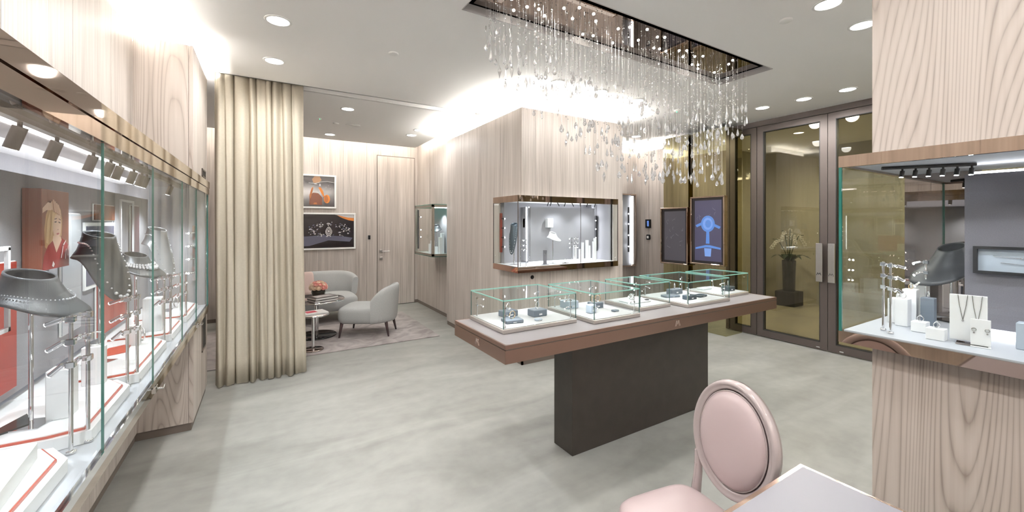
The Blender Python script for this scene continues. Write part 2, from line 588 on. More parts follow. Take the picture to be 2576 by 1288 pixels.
m = MB(); m.box(KX0 + .008, KX1 - .008, KY0 + .008, KY0 + .03, 0, .06); m.box(KX0 + .008, KX0 + .03, KY0 + .008, KY1, 0, .06)
m.box(KX1 - .03, KX1 - .008, KY0 + .008, KY1, 0, .06)
m.build('toe_kick', DARKTOE, kc)
B('ledge', KX0 + .02, KX1 - .02, KY0 + .02, KY1, 2.775, 2.795, WHITE, kc)
B('bulkhead', KX0 + .16, KX1 - .16, KY0 + .16, KY1, 2.795, H, WHITE, kc)
m = MB(); m.box(KX0 + .05, KX1 - .05, KY0 + .05, KY0 + .14, 2.797, 2.806); m.box(KX0 + .05, KX0 + .14, KY0 + .15, KY1, 2.797, 2.806)
m.build('light_strip', LED, kc)
B('core_front', KX0 + .03, KX1 - .03, KY0 + .03, KY0 + .5, .06, 1.0, WHITE, kc)
B('core_top', KX0 + .03, KX1 - .03, KY0 + .03, KY0 + .5, 1.87, 2.77, WHITE, kc)
m = MB(); m.tube([(2.468 + .06, KY0 - .004, .955), (2.468 + .06, KY0 + .01, .955)], .022, 20)
m.build('lock_cap', BLACKG, kc)

# ---- corridor wall behind the kiosk and short wall beside the piers
wc = panel_wall('wall_corridor_back', 'y', 5.20, .15, 3.93, 5.77, .06, 2.82, [4.5, 5.1], WOOD, coreinset=.12, core_z=H)
B('light_strip', 3.95, 5.74, 5.24, 5.31, 2.79, 2.80, LED, wc)
B('ledge', 3.93, 5.74, 5.222, 5.35, 2.77, 2.788, WHITE, wc)
wr = panel_wall('wall_corridor_right', 'x', 5.75, .15, 4.44, 5.34, .06, 2.82, [4.86], WOOD, coreinset=.12, core_z=H)
B('light_strip', 5.80, 5.84, 4.46, 5.2, 2.79, 2.80, LED, wr)
B('ledge', 5.772, 5.90, 4.44, 5.2, 2.77, 2.788, WHITE, wr)

# ---- room enclosure behind the camera
wf = st(B('wall_front', -1.15, 5.9, -3.6, -3.5, 0, H, WOOD))
B('ledge', -1.0, 5.8, -3.5, -3.30, 2.77, 2.79, WHITE, wf)  # carries the added cove strip
B('light_strip', -1.0, 5.8, -3.46, -3.34, 2.79, 2.80, LED, wf)  # unseen cove, added on this wall to brighten the ceiling

# ---- pillar at right with showcase
PX, PY = 2.31, .72
for z0, z1 in ((0, 1.03), (1.84, H)):
    p = st(B('wall_pillar_right', PX + .02, 3.0, -1.2, PY - .02, z0, z1, WHITE))
    B('wood_panel', PX, PX + .02, -1.2, -.04, z0 + .001, z1 - .001, WOODB, p)
    B('wood_panel', PX, PX + .02, -.037, PY, z0 + .001, z1 - .001, WOODB, p)
    B('wood_panel', PX + .021, 3.0, PY - .02, PY, z0 + .001, z1 - .001, WOODB, p)

# ---- ceilings
ce = st(B('ceiling', -1.6, 5.9, -3.6, 8.2, 3.30, 3.36, CEIL))
RX0, RX1, RY0, RY1 = 1.10, 3.93, 1.93, 2.45
CT = .05
m = MB()
m.box(-1.05, 5.9, -3.6, RY0, H, H + CT)
m.box(-1.05, RX0, RY0, RY1, H, H + CT); m.box(RX1, 5.9, RY0, RY1, H, H + CT)
m.box(-1.05, 5.9, RY1, 4.655, H, H + CT)
m.box(2.36, 5.9, 4.655, 5.9, H, H + CT)
m.build('ceiling_board', CEIL, ce)
m = MB()
m.box(-1.5, 2.38, 4.80, 7.38, H + .0, H + CT)
m.build('niche_ceiling_board', CEIL, ce)
B('slot_side', -1.0, 2.36, 4.64, 4.654, H, 3.29, CEIL, ce)
B('slot_side', -1.0, 2.36, 4.802, 4.815, H, 3.29, CEIL, ce)
B('slot_top', -1.0, 2.36, 4.654, 4.802, 3.02, 3.04, CEIL, ce)
m = MB(); m.box(-1.4, 2.30, 7.44, 7.47, 3.13, 3.14); m.box(2.41, 2.44, 5.0, 7.44, 3.13, 3.14)
m.build('light_strip', LEDN, ce)

# hall shell
st(B('wall_hall_back', 9.0, 9.1, -3.6, 8.2, 0, 3.0, HALLW))
st(B('wall_hall_left', 5.9, 9.0, 7.0, 7.1, 0, 3.0, HALLW))
st(B('wall_hall_right', 5.9, 9.0, -3.6, -3.5, 0, 3.0, HALLW))
st(B('ceiling_hall', 5.9, 9.1, -3.6, 7.1, 3.0, 3.05, CEIL))
st(B('wall_hall_near', 5.92, 6.0, 4.5, 7.0, 0, 3.0, HALLW))
hp = st(B('wall_hall_corner', 8.2, 9.0, 4.6, 7.0, 0, 3.0, HALLW))
st(B('baseboard_hall', 8.985, 9.0, -3.5, 4.6, 0, .1, HALLW))

# ---- glass door wall
DX = 5.83
tr = st(B('trim_1', DX - .04, DX + .05, -3.5, 4.50, 2.88, H, ANOD))
tr['label'] = 'dark taupe metal head rail over the glass doors'


def leaf(name, y0, y1, hy=None, handle=False, fr=.08, side=1):
    m = MB()
    m.box(DX - .03, DX + .03, y0 + .003, y0 + fr, .012, 2.875); m.box(DX - .03, DX + .03, y1 - fr, y1 - .003, .012, 2.875)
    m.box(DX - .03, DX + .03, y0 + fr, y1 - fr, .012, .10); m.box(DX - .03, DX + .03, y0 + fr, y1 - fr, 2.80, 2.875)
    root = st(m.build(name, ANOD))
    B('glass_pane', DX - .004, DX + .004, y0 + fr, y1 - fr, .10, 2.80, OLIVEG, root)
    m = MB()
    for a, b in ((y0 + fr, y0 + fr + .008), (y1 - fr - .008, y1 - fr)):
        m.box(DX - .031, DX + .031, a, b, .10, 2.80)
    m.box(DX - .031, DX + .031, y0 + fr, y1 - fr, .10, .108); m.box(DX - .031, DX + .031, y0 + fr, y1 - fr, 2.792, 2.80)
    m.build('gasket', BLACK, root)
    return root


def zigzag(mb, o, u, v, wdt, hgt, t, mi=0, nrm=(0, 0, 0)):
    """emblem of two joined peaks"""
    o, u, v, n = Vector(o), Vector(u), Vector(v), Vector(nrm)
    pts = [(0, 0), (.27, 1), (.5, .28), (.73, 1), (1, 0)]
    for i in range(4):
        a = o + u * pts[i][0] * wdt + v * pts[i][1] * hgt
        b = o + u * pts[i + 1][0] * wdt + v * pts[i + 1][1] * hgt
        mb.tube([a, b], t, 5, mi, smooth=False)


def door_handle(root, yc):
    h = MB(); h.cbox(DX - .11, DX - .085, yc - .035, yc + .035, .845, 1.31, .003)
    h.box(DX - .085, DX - .03, yc - .008, yc + .008, .90, .92); h.box(DX - .085, DX - .03, yc - .008, yc + .008, 1.24, 1.26)
    ho = h.build('door_handle', STEEL, root)
    e = MB(); zigzag(e, (DX - .112, yc + .024, .925), (0, -1, 0), (0, 0, 1), .048, .03, .0022)
    e.build('emblem', BLACK, ho)


dl = leaf('door_1', 2.229, 3.056); door_handle(dl, 2.29)
dr = leaf('door_2', 1.40, 2.229); door_handle(dr, 2.165)
for r_, yc in ((dl, 2.33), (dr, 2.09)):
    B('floor_lock', DX - .034, DX - .03, yc - .02, yc + .02, .03, .042, CHROME, r_)
leaf('door_4', .56, 1.40)
w1 = leaf('window_1', 3.06, 3.42, fr=.075)
w2 = leaf('window_2', 3.425, 4.50, fr=.10)
leaf('window_3', -.6, .555)
leaf('window_4', -3.5, -.605)

# ---- bronze mirrored piers
for (y0, y1, nm) in ((3.83, 4.27, 'left'), (3.25, 3.755, 'right')):
    p = B('mirrored_pier', 5.39, 5.78, y0, y1, 0, 2.88, OLIVEM)
    tag(p, ('olive bronze mirrored pier behind the darker display screen' if nm == 'left' else 'olive bronze mirrored pier behind the blue lit screen, nearest the glass doors'), 'pier')

# ================================================================== LIGHTS IN THE CEILING
DLM = MB(); DLM.lathe([(.085, 0), (.085, -.004), (.070, -.006), (.068, .0)], 28)
_dl_frame = DLM.build('trim_ring', WHITE)
DLL = MB(); DLL.disc((0, 0, -.0025), .070, 24, down=True)
_dl_lens = DLL.build('lens', DLITE)
fm, lm = _dl_frame.data, _dl_lens.data
bpy.data.objects.remove(_dl_frame); bpy.data.objects.remove(_dl_lens)
DLS = [
    ((.077, 3.243), 'round recessed downlight over open floor, right of column, nearer the camera', 60),
    ((.067, 4.061), 'round recessed downlight just in front of the cream curtain', 60),
    ((.865, 5.302), 'round recessed downlight in sitting corner ceiling, next to the curtain slot', 26),
    ((.871, 6.962), 'round recessed downlight in sitting corner above the sofa', 26),
    ((1.977, 5.942), 'round recessed downlight in sitting corner, right side, nearer one', 26),
    ((1.985, 6.355), 'round recessed downlight in sitting corner, right side, nearest the hidden door', 26),
    ((2.489, 3.231), 'round recessed downlight before the kiosk, left of three in a row', 15),
    ((3.049, 3.222), 'round recessed downlight before the kiosk, middle of three in a row', 15),
    ((3.623, 3.235), 'round recessed downlight before the kiosk, right of three in a row', 15),
    ((5.10, 4.571), 'small round recessed downlight in the passage behind the kiosk', 40),
    ((5.147, 2.647), 'round recessed downlight by the glass doors, farthest of three', 55),
    ((5.183, 2.22), 'round recessed downlight by the glass doors, middle of three', 55),
    ((5.205, 1.825), 'round recessed downlight by the glass doors, nearest of three', 55),
    ((3.072, 1.179), 'large round downlight at the top edge of the photo by the pillar', 34),
    ((3.607, 1.177), 'large round downlight beside the wood pillar, lower of two', 34),
]
HID_FILL = [((.08, 2.2), 42), ((.08, 1.2), 42), ((.1, .2), 42), ((.1, -1.0), 42), ((1.3, .5), 42), ((1.4, -1.2), 42), ((3.6, -1.2), 36), ((4.6, .3), 36),  # unseen downlights, added around and behind the camera as ambient fill
       ((.1, -2.6), 42), ((2.0, -2.6), 42), ((4.4, -2.6), 36), ((5.0, -1.0), 36)]


def downlight(x, y, z, label, power, group=None):
    t = thing('ceiling_downlight', label, 'ceiling light', (x, y, z), 0, group)
    inst('trim_ring', fm, t); inst('lens', lm, t)
    l = spot((0, 0, -.02), power * 1.0, 3.08, .55, parent=t, radius=.07, color=(1, .985, .955))
    return t


for (xy, lb, pw) in DLS:
    downlight(xy[0], xy[1], H, lb, pw)
for i, (xy, pw) in enumerate(HID_FILL):
    downlight(xy[0], xy[1], H, ('left row, %s' % ('abreast of the camera', 'at the camera', 'just behind the camera', 'well behind the camera', 'above the desk', 'behind the desk', 'behind the pillar', 'right of the pillar', 'far corner by the front wall', 'middle of the front wall', 'front wall by the glass doors', 'by the glass wall behind the pillar')[i]) + ', unseen round downlight added as fill', pw)
for i, (x, y) in enumerate(((7.3, 3.2), (7.4, 1.6), (7.3, -.2), (7.3, 5.2))):   # the hall
    downlight(x, y, 3.0, ['downlight in the hall seen through the glass door, beyond the orchid', 'downlight in the hall seen through the right glass leaf', 'downlight in the hall outside the picture', 'downlight in the hall hidden behind the mirrored piers'][i], 190)

for (x, y, lb) in ((.903, 3.373, 'small round white sprinkler cover left of the chandelier'), (3.064, 1.421, 'small round white sprinkler cover right of the chandelier'),
                   (3.057, 2.983, 'small round white sprinkler cover behind the crystals'), (.845, 6.146, 'small round white sprinkler cover in the sitting corner')):
    m = MB(); m.lathe([(0, -.012), (.034, -.012), (.04, -.008), (.04, 0)], 24)
    tag(m.build('sprinkler_cover', WHITE, None, (x, y, H)), lb, 'sprinkler')
m = MB(); m.lathe([(0, -.006), (.095, -.006), (.10, -.003), (.10, 0)], 32)
for k in range(5): m.ring((0, 0, -.007), .02 + .016 * k, .0012, n=28, k=4)
tag(m.build('ceiling_speaker', WHITE, None, (1.071, 6.144, H)), 'flat round white speaker grille in the sitting corner ceiling', 'speaker')
t = thing('smoke_detector', 'tiny white detector with a green light beside the curtain, in the sitting corner', 'detector', (.62, 5.95, H))
m = MB(); m.lathe([(0, -.014), (.022, -.014), (.026, 0)], 20); m.build('detector_body', WHITE, t)
m = MB(); m.ball((0, 0, -.016), .005); m.build('indicator_light', GREENL, t)
t = thing('smoke_detector', 'small white detector with a green light seen through the crystals', 'detector', (4.35, 3.25, H))
m = MB(); m.lathe([(0, -.02), (.03, -.02), (.036, 0)], 20); m.build('detector_body', WHITE, t)
m = MB(); m.ball((0, 0, -.023), .006); m.build('indicator_light', GREENL, t)

# ================================================================== CHANDELIER
ch = thing('crystal_chandelier', 'long recessed crystal chandelier raining drops above the display table', 'chandelier', ((RX0 + RX1) / 2, (RY0 + RY1) / 2, H))
cx, cyy = (RX0 + RX1) / 2, (RY0 + RY1) / 2
hx, hy = (RX1 - RX0) / 2, (RY1 - RY0) / 2
m = MB()
for a in ((-hx, -hx + .004, -hy, hy), (hx - .004, hx, -hy, hy), (-hx, hx, -hy, -hy + .004), (-hx, hx, hy - .004, hy)):
    m.box(a[0], a[1], a[2], a[3], .05, .30)
m.box(-hx, hx, -hy, hy, .30, .305)
m.build('recess_box', BLACKV, ch)
m = MB()
for a in ((-hx, -hx + .005, -hy, hy), (hx - .005, hx, -hy, hy), (-hx, hx, -hy, -hy + .005), (-hx, hx, hy - .005, hy)):
    m.box(a[0], a[1], a[2], a[3], -.003, .05)
m.build('lip', plain('grey_lip', (.42, .40, .40), .5), ch)
MI = .075
m = MB(); m.box(-hx + MI, hx - .03, -hy + .11, hy - .02, .052, .06)
m.build('mirror_plate', plain('bronze_mirror_plate', (.36, .31, .28), .01, 1), ch)
for i in range(34):
    x = -hx + .18 + (2 * hx - .36) * ((i * .618) % 1)
    y = -hy + .15 + (2 * hy - .20) * random.Random(i * 7 + 3).random()
    m = MB(); m.lathe([(0, .046), (.008, .046), (.010, .052)], 12)
    m.build('lamp', SPARK, ch, (x, y, 0))


def drop_mesh(kind):
    m = MB()
    n = 8
    if kind == 0: prof = [(.0005, .055), (.004, .045), (.009, .018), (.012, .004), (.009, -.008), (.0005, -.014)]
    elif kind == 1: prof = [(.0005, .040), (.010, .012), (.011, .002), (.0005, -.040)]
    elif kind == 2: prof = [(.0005, .030), (.008, .018), (.015, .0), (.012, -.014), (.0005, -.022)]
    else: prof = [(.0005, .060), (.007, .0), (.006, -.012), (.0005, -.018)]; n = 6
    m.lathe(prof, n, smooth=False)
    o = m.build('crystal_drop', CRY)
    me = o.data
    bpy.data.objects.remove(o)
    return me


DROPS = [drop_mesh(k) for k in range(4)]
bead_me = None


def low_env(x):
    """how far below the ceiling the longest strands reach along the length (x in metres of the room)"""
    u = (x - 1.15) / 2.75
    return .28 + .72 * min(1, (u / .42)) ** .9 if u < .42 else (1.0 if u < .86 else 1.0 - (u - .86) / .14 * .55)


rnd = random.Random(21)
cols_, rows_ = 42, 7
ns = 0
for i in range(cols_):
    for j in range(rows_):
        x = -hx + .10 + (2 * hx - .16) * (i + rnd.random() * .8) / cols_
        y = -hy + .13 + (2 * hy - .17) * (j + rnd.random() * .8) / rows_
        L_ = low_env(cx + x) * (.30 + .70 * rnd.random() ** .75)
        if rnd.random() < .12: L_ = low_env(cx + x) * (.95 + .06 * rnd.random())
        m = MB()
        top = .052
        m.tube([(0, 0, top), (0, 0, -L_)], .00045, 3, 1, cap=False, smooth=False)
        nb = rnd.randint(4, 9)
        for k in range(nb):
            z = top - .02 - (L_ + .0) * rnd.random() ** 1.1
            r = rnd.choice((.0032, .0042, .0055))
            m.ball((0, 0, z), r, 0, smooth=False, sub=1)
        s_ = m.build('crystal_strand', [CRY, plain('strand_wire', (.8, .8, .8), .3, 1) if ns == 0 else MATS['strand_wire']], ch, (x, y, 0), recalc=False)
        sc = .75 + .5 * rnd.random()
        inst('crystal_drop', DROPS[rnd.randint(0, 3)], s_, (0, 0, -L_ - .05), (0, 0, rnd.random() * 3), (sc, sc, sc))
        if rnd.random() < .35:
            z2 = -L_ * (.4 + .4 * rnd.random())
            sc = .5 + .3 * rnd.random()
            inst('crystal_drop', DROPS[rnd.randint(0, 3)], s_, (0, 0, z2), (0, 0, rnd.random() * 3), (sc, sc, sc))
        ns += 1
for (dx, dy) in ((-1.0, 0), (-.35, .05), (.35, -.05), (1.0, 0)):
    spot((dx, dy, .04), 30, 2.3, 1, parent=ch, radius=.02)

# ================================================================== CURTAIN
t = thing('curtain', 'floor length cream curtain gathered beside the wood column', 'curtain', (-.03, 4.73, 0))
m = MB()
nu, nv = 220, 14
vs = []
for j in range(nv + 1):
    v = j / nv
    z = .012 + (3.0 - .012) * v
    for i in range(nu + 1):
        u = i / nu
        flare = (1 - v) * .035
        x = -.385 + u * (.74 + flare)
        ph = u * 2 * PI * 9.5 + 1.3 * math.sin(u * 11) + .8 * math.sin(u * 27 + 2) + .3 * math.sin(v * 3 + u * 20)
        amp = .052 * (.75 + .25 * math.sin(u * 31 + 1)) * (1 - .25 * v)
        if u > .84: amp *= 1 - .65 * (u - .84) / .16
        y = amp * math.sin(ph) + .012 * math.sin(2.3 * ph + v * 1.5) * (1 - v * .5)
        x += .012 * math.sin(ph * 1.0 + 1.2) + .006 * math.sin(v * 5 + u * 40)
        vs.append((x, y, z))
fs = [(j * (nu + 1) + i, j * (nu + 1) + i + 1, (j + 1) * (nu + 1) + i + 1, (j + 1) * (nu + 1) + i) for j in range(nv) for i in range(nu)]
m.add(vs, fs, 0, True)
o = m.build('drape', CURT, t)
sd = o.modifiers.new('thick', 'SOLIDIFY'); sd.thickness = .003
B('curtain_track', -.42, .40, -.012, .012, 2.995, 3.018, WHITE, t)

# ================================================================== RUG AND FURNITURE IN THE CORNER
m = MB(); m.cbox(-.75, 2.05, 5.30, 7.10, 0, .012, .003)
tag(m.build('rug', RUG), 'mottled grey taupe rug under the armchair and round tables', 'rug')


def shell_back(m, rx, ry, y_c, th, zb, ztop, amin, amax, n=28, sideh=.25, flare=.03, straight=0.0):
    """upholstered backrest wrapping around; local +x is the way the seat faces"""
    secs = []
    for i in range(n + 1):
        a = amin + (amax - amin) * i / n
        c, s_ = math.cos(a), math.sin(a)
        off = straight * (1 if s_ > 0 else -1) * min(1, abs(s_) * 3)
        bx, by = -rx * c, ry * s_ + off
        nx, ny = -c, s_
        q = abs(2 * i / n - 1)
        zt = ztop - sideh * q ** 3.2
        prof = []
        for k in range(14):
            b = 2 * PI * k / 14
            # rounded section, superellipse
            cb, sb = math.cos(b), math.sin(b)
            w_ = math.copysign(abs(cb) ** .75, cb); h_ = math.copysign(abs(sb) ** .45, sb)
            zz = (zb + zt) / 2 + (zt - zb) / 2 * h_
            lean = flare * ((zz - zb) / (ztop - zb)) ** 1.6
            o_ = lean + w_ * th / 2
            prof.append((bx + nx * o_, by + ny * o_, zz))
        secs.append(prof)
    vs = [p for s_ in secs for p in s_]
    fs = []
    for i in range(n):
        for k in range(14):
            fs.append((i * 14 + k, i * 14 + (k + 1) % 14, (i + 1) * 14 + (k + 1) % 14, (i + 1) * 14 + k))
    m.add(vs, fs, 0, True)
    for s_ in (secs[0], secs[-1]):
        c = Vector((0, 0, 0))
        for p in s_: c += Vector(p)
        c /= 14
        k0 = Vector(s_[0])
        m.add(list(s_) + [tuple(c)], [(k, (k + 1) % 14, 14) for k in range(14)], 0, True)


def cushion(m, x0, x1, y0, y1, z0, z1, crown=.02, nx=10, ny=10, p=5, frontround=.0):
    """rounded pad"""
    N_ = 36
    cx_, cy_, ax, ay = (x0 + x1) / 2, (y0 + y1) / 2, (x1 - x0) / 2, (y1 - y0) / 2
    levels = [(.0, 0.0), (.90, 0.0), (.975, .12), (1.0, .35), (1.0, .7), (.985, .86), (.94, .96), (.85, 1.0), (.6, 1.0), (.3, 1.0), (0, 1.0)]
    vs, fs = [], []
    for (k, zf) in levels:
        for i in range(N_):
            a = 2 * PI * i / N_
            c, s_ = math.cos(a), math.sin(a)
            e = 2 / p
            x = math.copysign(abs(c) ** e, c); y = math.copysign(abs(s_) ** e, s_)
            zz = z0 + (z1 - z0) * zf + (crown * (1 - k * k) if zf > .9 else 0)
            vs.append((cx_ + ax * x * max(k, .001), cy_ + ay * y * max(k, .001), zz))
    for j in range(len(levels) - 1):
        for i in range(N_):
            fs.append((j * N_ + i, j * N_ + (i + 1) % N_, (j + 1) * N_ + (i + 1) % N_, (j + 1) * N_ + i))
    m.add(vs, fs, 0, True)


# armchair
t = thing('armchair', 'low pale grey upholstered armchair with dark legs on the rug', 'armchair', (1.29, 5.92, .012), math.atan2(.50, -.86))
m = MB(); cushion(m, -.24, .40, -.30, .30, .19, .395, .012, p=6); m.build('seat', UPH, t)
m = MB(); shell_back(m, .30, .29, 0, .085, .19, .70, -1.35, 1.35, sideh=.20, flare=.035); m.build('backrest', UPH, t)
m = MB(); m.tube([(-.02, -.318, .20), (-.03, -.325, .36), (-.10, -.32, .45)], .003, 5); m.build('seam', UPHD, t)
for (lx, ly, dx, dy) in ((.33, .24, .03, .02), (.33, -.24, .03, -.02), (-.24, .17, -.04, .02), (-.24, -.17, -.04, -.02)):
    m = MB(); m.tube([(lx, ly, .20), (lx + dx, ly + dy, 0)], [.024, .011], 8); m.build('leg', DWOOD, t)

# sofa
t = thing('sofa', 'pale grey curved two-seat sofa against the back wall', 'sofa', (.42, 7.20, .012), -PI / 2)
m = MB(); cushion(m, -.25, .42, -.86, .86, .18, .40, .012, p=7); m.build('seat', UPH, t)
m = MB(); shell_back(m, .32, .42, 0, .10, .34, .735, -1.40, 1.40, n=48, sideh=.10, flare=.05, straight=.45); m.build('backrest', UPH, t)
for (lx, ly) in ((.33, .70), (.33, -.70), (-.2, .70), (-.2, -.70)):
    m = MB(); m.tube([(lx, ly, .19), (lx * 1.05, ly * 1.03, 0)], [.022, .012], 8); m.build('leg', DWOOD, t)
m = MB()
cushion(m, -.20, .20, -.06, .06, 0, .36, 0, p=4)
o = m.build('throw_pillow', plain('blush_pillow', (.62, .48, .44), .8, bump=.2, nscale=200), None, (.47, 7.12, .425))
o.rotation_euler = (-.25, 0, .1)
tag(o, 'blush pink cushion standing on the sofa behind the roses', 'cushion')

# round tables
t = thing('round_coffee_table', 'larger round bronze coffee table with a black disc foot', 'coffee table', (.60, 6.17, .012))
m = MB(); m.lathe([(0, .478), (.345, .478), (.355, .484), (.355, .496), (.345, .50), (0, .50)], 56); m.build('table_top', plain('smoked_glass_top', (.30, .25, .23), .06, .4), t)
m = MB(); m.lathe([(.356, .477), (.362, .485), (.362, .497), (.356, .503)], 56); m.build('rim', CHROME, t)
m = MB(); m.tube([(0, 0, .01), (0, 0, .478)], .028, 16); m.build('pole', CHROME, t)
m = MB(); m.lathe([(0, .016), (.25, .016), (.26, .010), (.26, 0), (0, 0)], 48); m.build('foot', BLACKG, t)
t = thing('round_side_table', 'smaller round chrome side table with a magazine on it', 'side table', (.50, 5.50, .012))
m = MB(); m.lathe([(0, .418), (.175, .418), (.18, .424), (.18, .436), (.175, .44), (0, .44)], 40); m.build('table_top', CHROME, t)
m = MB(); m.tube([(0, 0, .008), (0, 0, .42)], .019, 16); m.build('pole', CHROME, t)
m = MB(); m.lathe([(0, .012), (.115, .012), (.12, .008), (.12, 0), (0, 0)], 40); m.build('foot', SMOKEM, t)

t = thing('magazine', 'open magazine with a red picture on the smaller round table', 'magazine', (.515, 5.50, .452), .25)
m = MB(); m.cbox(-.14, .13, -.10, .10, 0, .018, .002); m.build('pages', BOOKW, t)
m = MB(); m.cbox(-.135, .125, -.095, .095, .0185, .0225, .001); m.build('cover', BOOKW, t)
m = MB(); m.box(-.10, .02, -.05, .06, .0227, .0232); m.build('cover_picture', BOOKR, t)
for k, (zz, rz, lb) in enumerate(((.512, .35, 'dark framed book lying flat on the larger round table, lower of two'), (.545, .42, 'dark framed book lying flat on the larger round table, upper of two'))):
    t = thing('book', lb, 'book', (.66, 5.97, zz + .003), rz)
    m = MB(); m.cbox(-.16, .16, -.11, .11, 0, .006, .001); m.cbox(-.16, .16, -.11, .11, .026, .032, .001)
    m.build('cover', BOOKD, t)
    m = MB(); m.box(-.155, .155, -.105, .105, .006, .026); m.build('pages', BOOKW, t)
    if k: 
        m = MB(); m.box(-.12, .12, -.075, .075, .0321, .033); m.build('cover_picture', plain('grey_print', (.42, .40, .40), .4), t)

# rose bowl
t = thing('rose_bouquet', 'dome of pink and cream roses in a round glass bowl on larger table', 'flowers', (.64, 6.31, .512))
m = MB(); m.lathe([(0, .004), (.05, .004), (.085, .035), (.098, .075), (.09, .12), (.078, .135)], 28); m.build('bowl', VASEG, t)
m = MB(); m.lathe([(0, .006), (.046, .006), (.075, .035), (.088, .075), (.082, .10), (0, .10)], 20); m.build('water_and_stems', plain('stems_in_water', (.06, .05, .04), .2), t)
rose = MB()
rose.ball((0, 0, .0), .018, 0, sub=1)
for ring_, (R_, n_, tilt, h_) in enumerate(((.012, 4, .25, .030), (.020, 5, .5, .027), (.028, 6, .85, .02))):
    for k in range(n_):
        a = 2 * PI * k / n_ + ring_
        vs = []
        for q in range(5):
            for p_ in range(4):
                aa = a + (p_ / 3 - .5) * 2 * PI / n_ * 1.5
                f = q / 4
                rr = R_ * (.45 + .55 * math.sin(f * PI * .62)) + tilt * .008 * f * f
                vs.append((rr * math.cos(aa), rr * math.sin(aa), -.012 + f * h_ * (1 - .25 * (abs(p_ - 1.5) / 1.5) ** 2 * f)))
        fs = [(q * 4 + p_, q * 4 + p_ + 1, (q + 1) * 4 + p_ + 1, (q + 1) * 4 + p_) for q in range(4) for p_ in range(3)]
        rose.add(vs, fs, 0, True)
ro = rose.build('rose', ROSE, recalc=False); rmp = ro.data
rmc = rmp.copy(); rmc.materials[0] = ROSEC
bpy.data.objects.remove(ro)
k = 0
for (th_, cnt) in ((.15, 1), (.55, 6), (.98, 10), (1.38, 12)):
    for q in range(cnt):
        a = 2 * PI * q / cnt + th_ * 3
        d = Vector((math.sin(th_) * math.cos(a), math.sin(th_) * math.sin(a), math.cos(th_)))
        pos = Vector((0, 0, .13)) + Vector((d.x * .105, d.y * .105, d.z * .085))
        inst('rose', rmp if (k * 7) % 10 < 5 else rmc, t, pos, d.to_track_quat('Z', 'Y').to_euler(), (1.15,) * 3)
        k += 1

# pictures on the back wall


def poly_print(name, mats, polys, parent, y, flip=1):
    """flat print on a plane facing -y: polys = (material index, [(x,z)...]); each layer 0.3 mm in front"""
    m = MB()
    for i, (mi, pts) in enumerate(polys):
        yy = y - .0003 * (i + 1)
        m.add([(px, yy, pz) for px, pz in pts], [list(range(len(pts)))], mi)
    return m.build(name, mats, parent, recalc=False)


def ell(cx_, cz_, rx, rz, n=20, a0=0, a1=2 * PI):
    return [(cx_ + rx * math.cos(a0 + (a1 - a0) * k / n), cz_ + rz * math.sin(a0 + (a1 - a0) * k / n)) for k in range(n + (0 if a1 - a0 >= 2 * PI - .01 else 1))]


PO = plain('print_orange', (.62, .20, .03), .3)
PA = plain('print_amber', (.40, .13, .03), .3)
PDK = plain('print_black', (.012, .008, .010), .12)
PBR = plain('print_brown', (.17, .05, .02), .3)
PSK = plain('print_skin', (.36, .20, .11), .3)
PGR = plain('print_grey', (.10, .09, .09), .3)
PWH = plain('print_white', (.60, .58, .58), .3)
PBL = plain('print_blue_grey', (.10, .10, .15), .3)


def frame_pic(name, x0, x1, z0, z1, label):
    t = thing(name, label, 'picture', (x0, 7.805, z0))
    w_, h_ = x1 - x0, z1 - z0
    m = MB()
    f = .028
    m.cbox(0, w_, -.035, 0, 0, f, .002); m.cbox(0, w_, -.035, 0, h_ - f, h_, .002)
    m.cbox(0, f, -.035, 0, f, h_ - f, .002); m.cbox(w_ - f, w_, -.035, 0, f, h_ - f, .002)
    m.build('frame', WHITE, t)
    B('backing', f, w_ - f, -.022, -.004, f, h_ - f, PDK, t)
    return t


X0 = .35
t = frame_pic('framed_picture', X0, 1.075, 1.812, 2.395, 'white framed dark picture with an orange disc, upper of the two beside the curtain')
o_ = .63 - X0
poly_print('print', [PGR, PSK, PBR, PO, PWH, PA], [
    (0, [(.03, .52), (.40, .44), (.50, .46), (.60, .47), (.695, .455), (.695, .555), (.03, .555)]),
    (2, [(.30, .06), (.50, .06), (.50, .19), (.44, .26), (.36, .27), (.30, .22)]),
    (1, [(.38, .555), (.46, .555), (.49, .49), (.44, .44), (.36, .44), (.34, .50)]),
    (4, [(.28, .432), (.38, .425), (.48, .455), (.58, .467), (.695, .450), (.695, .456), (.58, .474), (.48, .462), (.38, .432), (.28, .439)]),
    (3, [(.44, .36), (.47, .37), (.51, .31), (.535, .21), (.52, .20), (.48, .27)]),
    (5, [(.30, .22), (.33, .34), (.355, .37), (.36, .34), (.335, .24), (.315, .16)]),
    (3, ell(.575, .165, .05, .075)),
    (5, ell(.565, .165, .03, .06)),
    (4, ell(.40, .42, .028, .006)), (4, [(.455, .385), (.475, .385), (.475, .425), (.455, .425)]),
    (5, [(.36, .07), (.42, .07), (.41, .10), (.37, .095)]),
    (4, ell(.60, .40, .003, .004, 6)), (4, ell(.63, .35, .003, .004, 6)), (4, ell(.56, .37, .003, .004, 6)),
], t, -.022)
t = frame_pic('framed_picture', X0, 1.400, 1.093, 1.735, 'white framed dark picture of a pear shaped diamond ring, lower and wider one')
ps = [(3, ell(1.0, .70, .42, .15, 16, PI, 2 * PI)), (4, ell(1.0, .73, .36, .13, 16, PI, 2 * PI)),
      (5, [(.05, .22), (.5, .25), (.8, .23), (1.0, .20), (.95, .13), (.6, .16), (.3, .07), (.05, .06)])]
ps[0] = (3, [(.72, .612), (1.02, .612), (1.02, .50), (.93, .515), (.82, .555)])
